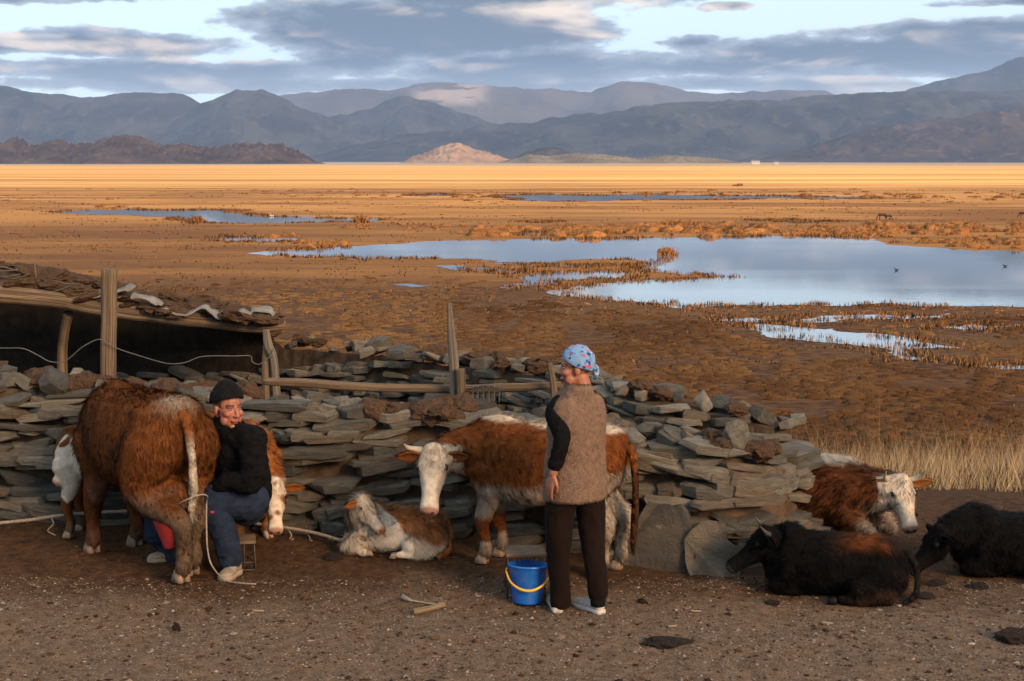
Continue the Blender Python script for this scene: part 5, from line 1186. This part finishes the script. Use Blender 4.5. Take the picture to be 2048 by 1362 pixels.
def skin_paint(me, hf, ruddy=.5, hair=True):
    c0, F, L, U, k = hf; c = co_of(me); q = (c-c0)/k; f, l, u = q@F, q@L, q@U; col = np.tile(SKIN, (len(c), 1))*(1 + .25*ns(c, 30, 4))[:, None]
    m = np.exp(-(((f-.075)/.04)**2 + ((np.abs(l)-.046)/.034)**2 + ((u+.035)/.034)**2)); col = lerp(col, np.array([.29, .082, .055]), m*ruddy)
    m = np.exp(-(((f-.11)/.022)**2 + (l/.018)**2 + ((u+.033)/.016)**2)); col = lerp(col, np.array([.30, .085, .055]), m*ruddy)
    m = ((f > .07) & (np.abs(l) < .027) & (np.abs(u+.073) < .0125)).astype(float); col = lerp(col, np.array([.19, .050, .038]), m*.75)
    m = ((f > .07) & (np.abs(l) < .024) & (np.abs(u+.0735) < .0025)).astype(float); col = lerp(col, np.array([.04, .012, .01]), m)
    m = ((f > .05) & (np.abs(np.abs(l)-.031) < .021) & (np.abs(u-.026+.10*(np.abs(l)-.03)**2*20) < .0052)).astype(float); col = lerp(col, np.array([.016, .010, .008]), m*.85)
    if hair: m = ((u > -.03) & (f < .03) & (np.abs(l) > .0) & (u > .02 - .35*(f+.02)) & (f*0+np.linalg.norm(q, axis=1) < .16)).astype(float)*sstep(.035-f, 0, .01); m = m*(np.abs(l) < .081); col = lerp(col, np.array([.010, .008, .008]), m*.9)
    set_col(me, col)
def eyes(root, hf, squint=.7):
    c, F, L, U, k = hf; M = np.stack([F, L, U], 1); e = empty('face', parent=root)
    for s in (-1, 1):
        p = c + (F*.0765 + L*s*.031 + U*.003)*k; V, Fs = ell(p, np.array([.0095, .0140, .0050*squint+.001])*k, M); mesh_obj('eye', V, Fs, M_EYEW, e, True)
        p = c + (F*.0850 + L*s*.031 + U*.003)*k; V, Fs = ell(p, np.array([.0022, .0056, .0048*squint+.001])*k, M); mesh_obj('iris', V, Fs, M_IRIS, e, True)
def cap(root, name, hf, mat, front, side, back_, rad, lift, cuff=0, seed=0, amp=.004, tip=0.0):
    """fabric over the skull: polar limit in degrees at the forehead, the ears and the nape"""
    c, F, L, U, k = hf; nA, nT = 56, 22; V = []
    for i in range(nA):
        a = 2*math.pi*i/nA; ca = math.cos(a); lim = R(side + (front-side)*max(0, ca)**1.2 + (back_-side)*max(0, -ca)**1.2)
        for j in range(nT):
            t = j/(nT-1); ph = lim*t; d = np.array([math.sin(ph)*ca, math.sin(ph)*math.sin(a), math.cos(ph)])
            r_ = np.array(rad)*(1 + (cuff if t > .66 else 0) + tip*max(0, math.cos(ph))**4)
            V.append(c + (F*(d[0]*r_[0] - .012) + L*d[1]*r_[1] + U*(d[2]*r_[2] + lift))*k)
    V = np.array(V); nr = V - c; nr /= np.linalg.norm(nr, axis=1)[:, None]; V += nr*((fbm(V*np.array([22, 22, 34]), 3, seed)-.5)*2*amp)[:, None]
    Fs = [(i*nT+j, ((i+1) % nA)*nT+j, ((i+1) % nA)*nT+j+1, i*nT+j+1) for i in range(nA) for j in range(nT-1)]
    o = mesh_obj(name, V, Fs, mat, root, True); m = o.modifiers.new('t', 'SOLIDIFY'); m.thickness = .007; m.offset = 1; return o
def shoe(root, heel, toe, mat, solemat, k=1.0, ankle=None):
    heel, toe = np.array(tuple(heel), float), np.array(tuple(toe), float); d = toe-heel; L = np.linalg.norm(d); f = d/L; sd = unit(np.cross((0, 0, 1), f)); up = np.cross(f, sd)
    st = [(heel + f*t*L + up*(z*k), w*k, h*k, sd, up) for t, w, h, z in ((-.01, .018, .020, .045), (.05, .034, .036, .048), (.2, .037, .044, .052), (.38, .037, .040, .050), (.55, .042, .030, .042), (.75, .046, .024, .036), (.92, .038, .019, .032), (1.0, .018, .012, .028))]
    parts = [loft(st, 16, 2.3, 22)]; an = heel + f*.20*L
    if ankle is None: ankle = an + np.array([0, 0, .115])*k
    parts.append(limb([an + up*.05*k, an*.5 + np.array(tuple(ankle))*.5 + np.array([0, 0, .035])*k], np.array([.042, .041])*k, 14))
    o = put('shoe', blob('shoe', parts, .006, 3, (.002, 40, 3)), mat, root)
    st = [(heel + f*t*L + up*.014*k, w*k, .018*k, sd, up) for t, w in ((-.035, .016), (.0, .034), (.15, .041), (.4, .039), (.6, .047), (.8, .050), (.95, .038), (1.03, .014))]
    V, Fs = loft(st, 14, 5.0, 22); mesh_obj('sole', V, Fs, solemat, o, True)
    for j in range(4):                                     # laces
        q = heel + f*(.40+.085*j)*L + up*(.094 - .0105*j)*k; V, Fs = tube([q - sd*.022*k - up*.012*k, q + up*.002, q + sd*.022*k - up*.012*k], .0038*k, 6, 8); mesh_obj('lace', V, Fs, solemat, o, True)
M_WSHOE = plain('white_shoe', (.34, .315, .295), .7, .3, .15, 25.); M_WSOLE = plain('white_sole', (.38, .35, .325), .7, .3, .15, 20.)
M_TSHOE = plain('dusty_shoe', (.20, .155, .115), .85, .2, .3, 25.); M_TSOLE = plain('dusty_sole', (.22, .172, .128), .8, .2, .25, 20.)

# ------------------------------------------------------------------ the woman
wl = flat(1150, 1217); wl.z = gz1(wl.x, wl.y); wa = R(122); wr = empty('person', wl, wa, label='standing woman in blue flowered headscarf, fuzzy tan vest and dark trousers', cat='person')
tl = lambda p: to_local(wl, wa, 1.0, p); Yw = wl.y
hc = tl(at(1152, 734, Yw)); HF = dir_local(wa, (-1.0, -.02, -.03)); hp, hf = human_head(hc, HF, (0, 0, 1), .97, .45)
fL = tl(flat(1112, 1216)); fR = tl(flat(1186, 1222)); fL[2] = fR[2] = 0
sL, sR = np.array([.0, .148, 1.27]), np.array([.0, -.150, 1.27]); hL, hR = np.array([.0, .085, .82]), np.array([.0, -.085, .82])
wrist = tl(at(1106, 948, Yw - .19)); elbow = tl(at(1124, 876, Yw - .18)); handd = tl(at(1096, 985, Yw - .18)) - wrist
sk = hp + [loft([((.0, 0, z), w, d_, (0, 1, 0), (1, 0, 0)) for z, w, d_ in ((.78, .13, .09), (.95, .12, .085), (1.1, .125, .085), (1.25, .14, .075), (1.32, .09, .06), (1.36, .05, .05))], 16, 2.2, 18)]
sk += [limb([sL - (0, .06, 0.02), elbow, wrist], [.022, .032, .026]), limb([sR + (0, .03, 0), (.10, -.17, 1.02), (.20, -.12, .86)], [.036, .032, .026])]
sk += hand(wrist, handd, dir_local(wa, (.75, .5, 0)), 1, .28, .95) + hand((.20, -.12, .86), (.55, .3, -1), (0, 1, 0), -1, .3, .95)
for h_, f_, s in ((hL, fL, 1), (hR, fR, -1)): sk.append(limb([h_, (h_+f_)/2 + (0.03, 0, .04), f_ + (-.04, 0, .09)], [.07, .05, .035]))
bm_ = blob('body', sk, .0052, 2); skin_paint(bm_, hf, .35); put('body', bm_, M_SKIN, wr); eyes(wr, hf, .5)
# trousers
tr = [loft([((.0, 0, z), w, d_, (0, 1, 0), (1, 0, 0)) for z, w, d_ in ((.90, .15, .105), (.82, .165, .125), (.74, .168, .13), (.68, .15, .115))], 18, 2.4, 10)]
for h_, f_, s in ((hL, fL, 1), (hR, fR, -1)):
    a = f_ + np.array([-.045, 0, .055 if s > 0 else .135]); tr.append(limb([h_ + (0, 0, -.02), h_*.68 + a*.32 + (.015, s*.012, 0), h_*.36 + a*.64 + (.02, s*.006, 0), h_*.15+a*.85, a], [.098, .082, .066, .061, .060], 16))
m_tr, n, b = newmat('dark_corduroy', .95, .03); tcx = n.node('ShaderNodeTexCoord').outputs['Object']; wv = n.noise(n.mapping(tcx, (140, 140, 3)), 1.0, 2, .5)
n.put(b.inputs['Base Color'], n.mix(n.noise(tcx, 7., 4), (.006, .0036, .003), (.013, .0075, .006))); n.put(b.inputs['Normal'], n.bump(wv, .6, .004)); b.inputs['Sheen Weight'].default_value = .02
put('trousers', blob('trousers', tr, .008, 3, (.010, 7, 17, (1.4, 1.4, .8))), m_tr, wr)
sh = [ell(p, (.002, .003, .003)) for p in ()]
V, Fs = tube([fR + (-.05, 0, .05), fR + (-.05, 0, .18)], [.045, .048], 12, 6); mesh_obj('sock', V, Fs, M_KNIT, wr, True)
dl = lambda d: np.array(dir_local(wa, d))
shoe(wr, fL - dl((-.10, .99, 0))*.08, fL + dl((-.10, .99, 0))*.17, M_WSHOE, M_WSOLE, .92); shoe(wr, fR - dl((-.62, .78, 0))*.08, fR + dl((-.62, .78, 0))*.17, M_WSHOE, M_WSOLE, .92)
# sleeves
M_SLEEVE = M_BLACKCLOTH
for pts, rd in (([sL - (0, .035, 0), sL + (0, .005, -.06), elbow, elbow*.25 + wrist*.75], [.056, .055, .047, .041]), ([sR + (0, .035, 0), sR + (0, -.005, -.06), (.10, -.17, 1.02), (.185, -.13, .88)], [.062, .060, .050, .042])):
    put('sleeve', blob('sleeve', [limb(pts, rd, 14)], .007, 3, (.007, 9, 6, (1, 1, 1.7))), M_SLEEVE, wr)
# fuzzy vest
ve = [loft([((x, 0, z), w, d_, (0, 1, 0), (1, 0, 0)) for z, w, d_, x in ((.695, .198, .152, .0), (.70, .196, .150, .0), (.80, .192, .146, .0), (.92, .180, .136, .0), (1.05, .176, .130, -.005), (1.17, .180, .124, -.01), (1.25, .180, .106, -.01), (1.30, .155, .088, -.008), (1.345, .085, .072, -.006))], 24, 2.3, 30)]
nk = np.array(hc) + (np.array([0, 0, -.125]))
ve.append(loft([(nk + np.array([-.03, 0, z]), w, d_, (0, 1, 0), (1, 0, 0)) for z, w, d_ in ((-.09, .095, .080), (-.045, .080, .075), (.005, .073, .072), (.022, .068, .066))], 18, 2.2, 10))
vm = blob('vest', ve, .010, 5, (.010, 4, 23, (1.5, 1.5, .8))); paint(vm, lambda c, n: np.tile(np.array([.195, .125, .090]), (len(c), 1))*(1 + .15*ns(c, 18, 9))[:, None]); vo = put('vest', vm, attrmat('tan_fleece', .98, .05, .15, 55., 1.0, 140.), wr)
put('fleece', fur(vm, 34000, lambda p, n: np.full(len(p), .012), .0042, lambda p: np.tile(np.array([.2, .1, -1.0]), (len(p), 1)), 61, .9, .45, .10, locks=.25), M_COAT, vo, kind='stuff')
# headscarf
m_sc, n, b = newmat('flowered_scarf', .85, .15); tcx = n.node('ShaderNodeTexCoord').outputs['Object']
wv = n.noise(tcx, 14., 3, .6, out='Color'); tv = n.vmath('ADD', tcx, n.vmath('MULTIPLY', wv, (.12, .12, .12)))
bl = n.mix(n.noise(tcx, 12., 3), (.085, .175, .31), (.19, .29, .43)); vor = n.voro(tv, 34., out='Distance'); vc = n.voro(tv, 34., out='Color'); vx = n.sep(vc)[0]
bl = n.mix(n.math('MULTIPLY', n.ramp(vor, .50, .34), n.ramp(vx, .55, .62)), bl, (.012, .045, .16)); bl = n.mix(n.math('MULTIPLY', n.ramp(vor, .46, .32), n.ramp(vx, .30, .22)), bl, (.36, .055, .14)); bl = n.mix(n.math('MULTIPLY', n.ramp(vor, .4, .3), n.math('MULTIPLY', n.ramp(vx, .34, .38), n.ramp(vx, .5, .46))), bl, (.5, .48, .48))
n.put(b.inputs['Base Color'], bl); n.put(b.inputs['Normal'], n.bump(n.noise(n.mapping(tcx, (20, 20, 50)), 1., 3), .5, .008))
cap(wr, 'headscarf', hf, m_sc, 66, 103, 124, (.108, .093, .110), .028, 0, 5, .006)
c, Fh, Lh, Uh, k = hf
kn = [ell(c + Fh*-.112 - Uh*.012, (.022, .026, .026)), limb([c + Fh*-.105 + Uh*.0, c + Fh*-.116 - Uh*.045, c + Fh*-.108 - Uh*.088], [.022, .020, .008]), limb([c + Fh*-.11 - Uh*.0, c + Fh*-.122 + Lh*.01 - Uh*.03, c + Fh*-.122 + Lh*.02 - Uh*.062], [.018, .016, .006])]
put('scarf_knot', blob('scarf_knot', kn, .006, 2, (.005, 40, 8)), m_sc, wr)

# ------------------------------------------------------------------ the man milking
Ym = flat(462, 1150).y + .06
ml = Vector((at(480, 1000, Ym+.22).x, Ym+.22, 0)); ml.z = gz1(ml.x, ml.y); mr = empty('person', ml, 0, label='man in black knit cap and black jacket sitting to milk the brown cow', cat='person')
A = lambda x, y, Y: np.array(at(x, y, Y) - ml)
hc = A(455, 814, Ym+.06); hp, hf = human_head(hc, (.70, -.69, -.08), (.10, -.05, 1), 1.09)
pel = A(492, 1000, Ym+.22); hN, hF_ = A(500, 1002, Ym+.10), A(478, 1002, Ym+.36); kN, kF = A(424, 1003, Ym-.02), A(322, 1050, Ym+.30); aN, aF = A(462, 1122, Ym-.02), A(352, 1118, Ym+.30)
sN, sF = A(506, 884, Ym-.02), A(436, 876, Ym+.30); chest = A(474, 892, Ym+.14); eN, wN = A(503, 958, Ym-.10), A(440, 968, Ym-.03); eF, wF = A(420, 950, Ym+.36), A(375, 985, Ym+.20)
nk = hc + np.array([-.015, .035, -.135])
sk = hp + [limb([pel, pel*.5+chest*.5, chest, nk], [.13, .11, .10, .048], 16), limb([hN, kN, aN], [.075, .055, .04]), limb([hF_, kF, aF], [.075, .055, .04]), limb([sN, eN, wN], [.030, .034, .028]), limb([sF, eF, wF], [.028, .032, .028])]
sk += hand(wN, wF - wN, (0, .3, -1), -1, .55) + hand(wF, (-.8, -.3, -.4), (.3, -.9, 0), -1, .8)
bm_ = blob('body', sk, .0052, 2); skin_paint(bm_, hf, .7); put('body', bm_, M_SKIN, mr); eyes(mr, hf, .6)
cap(mr, 'knit_cap', hf, M_KNIT, 70, 88, 108, (.110, .094, .118), .034, .05, 3, .003, .14)
jk = [limb([pel + (0, 0, .02), pel*.55+chest*.45 + np.array([.01, 0, 0]), chest + np.array([0, 0, -.01])], [.165, .165, .150], 20), limb([sN + (.0, .04, .005), chest + (0, 0, .035), sF + (.02, -.03, .005)], [.085, .105, .085], 16), limb([chest + (0, 0, .06), nk + np.array([.0, 0, .0]), nk + np.array([.01, -.01, .035])], [.10, .084, .074], 16)]
jk += [limb([sN, sN*.5+eN*.5 + np.array([.015, -.01, 0]), eN + np.array([.01, 0, -.01]), eN*.45+wN*.55, wN], [.085, .080, .072, .060, .050], 16), limb([sF, eF, wF], [.082, .070, .052], 14)]
jk += [limb([nk + np.array([.0, 0, -.045]), sF*.5 + nk*.5 + np.array([-.01, -.01, -.03]), sF + np.array([-.02, -.02, 0])], [.075, .082, .082], 14), limb([nk + np.array([.0, 0, -.045]), sN], [.075, .085], 14)]
# stand-up collar open at the throat
for s_ in (-1, 1): jk.append(limb([nk + np.array([.05, .03*s_, -.035]), nk + np.array([.055, -.02 + .03*s_, .005]), nk + np.array([.075, -.045 + .02*s_, .02])], [.035, .028, .018], 10))
put('jacket', blob('jacket', jk, .008, 2, (.017, 7, 31, (1, 1, 1.7))), M_BLACKCLOTH, mr)
#V, Fs = tube([nk + np.array([-.028, -.10, -.03]), chest + np.array([-.075, -.13, .03]), chest + np.array([-.10, -.155, -.06])], .004, 6, 10); mesh_obj('zip', V, Fs, M_WIRE, mr, True)
#V, Fs = ell(A(426, 955, Ym-.10), (.018, .008, .014)); mesh_obj('cuff_patch', V, Fs, plain('pale_patch', (.30, .27, .22), .9), mr, True)
M_BLUE = plain('navy_trousers', (.010, .016, .032), .9, .15, .35, 14., .5, 60.)
tj = [limb([pel + (0, 0, -.02), hN*.5+hF_*.5], [.155, .15], 16), limb([hN, hN*.5+kN*.5 + np.array([0, -.01, .005]), kN + np.array([.01, 0, -.01]), kN*.5+aN*.5 + np.array([.012, 0, 0]), aN], [.128, .112, .094, .080, .070], 16), limb([hF_, kF, kF*.5+aF*.5, aF], [.12, .092, .078, .068], 16)]
put('trousers', blob('trousers', tj, .008, 3, (.013, 7, 41, (1.3, 1, 1.3))), M_BLUE, mr)
V, Fs = boxm(A(425, 1024, Ym-.115), (.022, .006, .014)); mesh_obj('badge', V, Fs, plain('red_badge', (.42, .02, .03), .7), mr)
shoe(mr, A(474, 1150, Ym-.0) * np.array([1, 1, 0]) + np.array([0, .03, gz1(ml.x, Ym)-ml.z]), A(445, 1160, Ym-.17) * np.array([1, 1, 0]) + np.array([0, 0, gz1(ml.x, Ym)-ml.z]), M_TSHOE, M_TSOLE, 1.08)
shoe(mr, A(362, 1130, Ym+.30) * np.array([1, 1, 0]) + np.array([0, 0, gz1(ml.x-.4, Ym+.3)-ml.z]), A(296, 1130, Ym+.24) * np.array([1, 1, 0]) + np.array([0, 0, gz1(ml.x-.5, Ym+.25)-ml.z]), M_TSHOE, M_TSOLE, 1.05)

# ================================================================== SMALL THINGS
def stool(c, w, d_, h_, label, rz, board):
    r_ = empty('stool', c, rz, label=label, cat='stool', group='wire legged stools')
    V, Fs = boxm((0, 0, h_), (w*1.12, d_*1.05, .022)); o = mesh_obj('seat', V, Fs, board, r_); m = o.modifiers.new('b', 'BEVEL'); m.width = .004
    for sx in (-1, 1):
        for sy in (-1, 1): V, Fs = tube([(sx*w*.5, sy*d_*.45, h_-.012), (sx*w*.53, sy*d_*.5, 0)], .0055, 6, 4); mesh_obj('leg', V, Fs, M_IRON, r_, True)
        V, Fs = tube([(sx*w*.53, -d_*.5, .012), (sx*w*.53, d_*.5, .012)], .005, 6, 4); mesh_obj('rail', V, Fs, M_IRON, r_, True)
    for sy in (-1, 1):
        V, Fs = tube([(-w*.53, sy*d_*.5, .012), (w*.53, sy*d_*.5, .012)], .005, 6, 4); mesh_obj('rail', V, Fs, M_IRON, r_, True)
        for q in (-.17, .17): V, Fs = tube([(q*w, sy*d_*.46, h_-.012), (q*w, sy*d_*.48, .012)], .004, 6, 4); mesh_obj('rib', V, Fs, M_IRON, r_, True)
M_BOARD = plain('stool_board', (.12, .078, .05), .85, .2, .4, 12.)
sc = flat(1050, 1193); stool((sc.x, sc.y+.06, gz1(sc.x, sc.y)), .225, .20, at(1050, 1102, sc.y+.06).z - gz1(sc.x, sc.y), 'low wire framed stool with wooden top behind the blue bucket', R(4), M_BOARD)
stool((ml.x - .01, ml.y - .03, gz1(ml.x, ml.y)), .20, .18, .20, 'low wire legged stool under the sitting man', R(12), M_BOARD)
# bucket
bc = flat(1054, 1205); bz = gz1(bc.x, bc.y); hb = at(1054, 1131, bc.y).z - bz; rt = 39.5/F_PX*bc.y*1.02; rb = 28.5/F_PX*bc.y*1.02
bk = empty('bucket', (bc.x, bc.y, bz+.006), label='bright blue plastic bucket with yellow handle beside the woman', cat='bucket')
m_bl, n, b = newmat('blue_plastic', .38, .45); n.put(b.inputs['Base Color'], n.mix(n.math('MULTIPLY', n.ramp(n.noise(n.node('ShaderNodeTexCoord').outputs['Object'], 26., 5, .7), .46, .7), .45), n.mix(n.noise(n.node('ShaderNodeTexCoord').outputs['Object'], 9., 4), (.003, .085, .36), (.006, .105, .41)), (.10, .10, .105)))
V, Fs = lathe([(0, .004), (rb*.9, .004), (rb, .0), (rb*1.01, .01), (rt*.985, hb-.02), (rt*1.0, hb-.018), (rt*1.05, hb-.016), (rt*1.06, hb-.004), (rt*1.03, hb), (rt*.98, hb-.002), (rb*.96, .012), (0, .012)], 48); mesh_obj('pail', V, Fs, m_bl, bk, True)
m_ye, n, b = newmat('yellow_plastic', .4, .45); b.inputs['Base Color'].default_value = (.55, .30, .012, 1)
hv = [(-rt*1.06, 0, hb-.03), (-rt*1.10, -.02, hb-.05), (-rt*.85, -rt*.85, hb-.10), (-rt*.3, -rt*1.16, hb-.135), (rt*.3, -rt*1.16, hb-.135), (rt*.9, -rt*.85, hb-.095), (rt*1.14, -.02, hb-.045), (rt*1.06, 0, hb-.02)]
V, Fs = tube(hv, [.006, .006, .0065, .009, .009, .0065, .006, .006], 8, 44); mesh_obj('handle', V, Fs, m_ye, bk, True)
bk.rotation_euler = (R(-6), R(1.5), 0)
# red jug under the udder
j0, j1 = at(342, 1092, Ym+.14), at(326, 1026, Ym+.08); ax = (j1-j0); jl = ax.length; jq = empty('jug', j0, label='red plastic jug held under the udder', cat='jug'); jq.rotation_mode = 'QUATERNION'; jq.rotation_quaternion = ax.to_track_quat('Z', 'Y')
m_rd, n, b = newmat('red_plastic', .42, .4); b.inputs['Base Color'].default_value = (.42, .045, .045, 1)
V, Fs = lathe([(0, .004), (.040, .004), (.046, .0), (.048, .01), (.066, jl-.02), (.072, jl), (.069, jl), (.063, jl-.02), (.043, .012), (0, .012)], 32); V = np.array(V); q = (V[:, 2] > jl-.021) & (V[:, 0] < -.045); V[q, 0] -= .022; V[q, 2] += .012
mesh_obj('vessel', V, Fs, m_rd, jq, True); V, Fs = tube([(.060, 0, jl-.03), (.105, 0, jl-.04), (.108, 0, jl*.5), (.056, 0, jl*.28)], .009, 8, 20); mesh_obj('handle', V, Fs, m_rd, jq, True)
# ropes
Yr = 9.86
cord('rope', [at(-60, 1052, Yr), at(0, 1046, Yr), at(60, 1040, Yr), at(120, 1031, Yr), at(210, 1024, Yr), at(330, 1022, Yr), at(430, 1030, Yr), at(520, 1048, Yr-.05), at(575, 1056, Yr-.12), at(630, 1066, Yr-.2), at(672, 1078, Yr-.3), at(700, 1086, Yr-.36)], .0125, M_ROPE, 'long pale tether rope stretched low along the foot of the wall', 'rope', n=120, seg=8)
for k, (x, y) in enumerate(((100, 1032), (575, 1057), (612, 1063), (655, 1073))):
    p0 = at(x, y, Yr - .12*(x > 500)); cord('tether', [p0, p0 + Vector((.03, -.02, -.05)), p0 + Vector((-.01, -.03, -.10)), Vector((p0.x+.05, p0.y-.05, gz1(p0.x, p0.y)+.006))], .005, M_ROPE, ('frayed tether hanging from the rope near the picture edge', 'thin tether dangling from the rope by the russet calf', 'thin tether dangling from the middle of the rope end', 'thin tether dangling from the rope by the fluffy calf')[k], 'tether', n=20)
lp = [at(x, y, hl_.y - .13 + dy) for x, y, dy in ((352, 1010, .05), (372, 1000, -.03), (398, 990, -.02), (414, 992, .06), (413, 1010, .14), (413, 1060, .0), (416, 1105, -.02), (426, 1135, -.02))] + [flat(450, 1160, .012), flat(480, 1166, .012), flat(512, 1168, .012)]
cord('hobble_rope', lp, .0055, M_ROPE, 'thin rope tied round the hind legs of the milked cow', 'rope', n=70)
# stick with a rope end, chips, dung
sp = [flat(826, 1228), flat(858, 1222), flat(890, 1216)]
for q in sp: q.z = gz1(q.x, q.y)+.022
pole('stick', sp, [.020, .018, .019], M_FRESH, 'pale peeled stick lying on the yard before the fluffy calf', 'stick', n=10, seg=8, seed=51, wob=.0)
rp = [flat(x, y) for x, y in ((888, 1214), (866, 1212), (846, 1209), (828, 1206), (815, 1203), (806, 1198))]
for q in rp: q.z = gz1(q.x, q.y)+.012
cord('rope_end', rp, [.007, .006, .006, .007, .014, .018], M_ROPE, 'knotted rope end tied to the pale peeled stick', 'rope', n=30)
M_PAT = plain('cow_pat', (.022, .015, .012), .9, .15, .6, 20., 1.0, 60.)
for k, (x, y, w, h_, lab) in enumerate(((1335, 1290, .30, .035, 'large dark cow pat on the bare ground in front of the woman'), (2025, 1283, .26, .05, 'dark brown cow pat at the picture edge'), (1955, 1173, .16, .03, 'flat dark cow pat below the dozing black cow'), (1875, 1165, .14, .03, 'smaller dark cow pat beside the rump of the lying black cow'), (1850, 1197, .17, .025, 'crumbled cow pat between two others near the black cows'), (352, 1254, .06, .05, 'small round black lump on the gravel'), (1545, 1205, .12, .02, 'dark smear of dung in front of the lying black cow'), (665, 1120, .14, .04, 'dark dung heap beside the fluffy calf'))):
    p = flat(x, y); me = clod_mesh(rs, 30+k, M_PAT, 'cow_pat'); o = bpy.data.objects.new('cow_pat', me); o.location = (p.x, p.y, gz1(p.x, p.y)+h_*.15); o.scale = (w*.8, w*.62, h_*3.2); link(o, None, lab, 'dung', 'dung on the yard')
m_ch = plain('wood_chip', (.21, .165, .12), .8, .2, .3)
for k, (x, y, a, lab) in enumerate(((1345, 1252, .5, 'pale wood chip lying above the large cow pat'), (517, 1218, .2, 'pale flat chip on the gravel below the dusty shoe'), (1392, 1222, .1, 'thin grey chip right of the white shoes'), (1655, 1242, .0, 'thin pale straw chip below the lying black cow'))):
    p = flat(x, y); V, Fs = boxm((0, 0, .005), (.065, .016, .008), Matrix.Rotation(.1, 3, 'Y')); V = np.array(V); V[4:, 1] *= .4; o = mesh_obj('wood_chip', V, Fs, m_ch, None, label=lab, cat='wood chip'); o.location = (p.x, p.y, gz1(p.x, p.y)+.004); o.rotation_euler = (0, 0, a)
# far houses and water birds
M_HWALL = plain('white_house_wall', (.55, .52, .48), .8); M_HROOF = plain('house_roof', (.20, .15, .13), .8); M_PANE = plain('dark_window', (.03, .035, .04), .2, .5)
for (x, y, D, w, lab) in ((1510, 331, 4200., 24., 'small white house at the foot of the distant hills'), (1552, 332, 4100., 15., 'tiny low house beside the small white house')):
    p = at(x, y, D); r_ = empty('house', (p.x, p.y, PLAIN_Z), R(8), label=lab, cat='house', group='houses far across the plain')
    V, Fs = boxm((0, 0, w*.17), (w, w*.6, w*.34)); mesh_obj('wall', V, Fs, M_HWALL, r_)
    V = np.array([(-.53*w, -.34*w, .34*w), (.53*w, -.34*w, .34*w), (.53*w, .34*w, .34*w), (-.53*w, .34*w, .34*w), (-.53*w, 0, .52*w), (.53*w, 0, .52*w)]); mesh_obj('roof', V, [(0, 1, 5, 4), (2, 3, 4, 5), (0, 4, 3), (1, 2, 5), (3, 2, 1, 0)], M_HROOF, r_)
    for q in (-.3, 0, .3): V, Fs = boxm((q*w, -.302*w, .18*w), (.1*w, .01*w, .13*w)); mesh_obj('window', V, Fs, M_PANE, r_)
def bird(x, y, mat, lab, s):
    p = flat(x, y, PLAIN_Z+.03); r_ = empty('water_bird', p, R(170), label=lab, cat='bird', group='birds on the water')
    put('body', blob('body', [ell((0, 0, .10*s), (.26*s, .13*s, .12*s)), limb([(.18*s, 0, .16*s), (.26*s, 0, .32*s), (.34*s, 0, .36*s)], np.array([.06, .045, .06])*s), limb([(-.2*s, 0, .14*s), (-.36*s, 0, .2*s)], np.array([.08, .03])*s), limb([(.34*s, 0, .36*s), (.46*s, 0, .34*s)], np.array([.03, .015])*s)], .025*s, 1), mat, r_)
bird(1793, 541, plain('dark_feather', (.03, .025, .02)), 'dark duck floating on the open broad pond', .75); bird(2010, 533, plain('dark_feather', (.03, .025, .02)), 'dark duck floating near the edge of the picture', .75); bird(544, 433, plain('white_feather', (.6, .58, .55)), 'white swan resting on the long pond', 1.3)
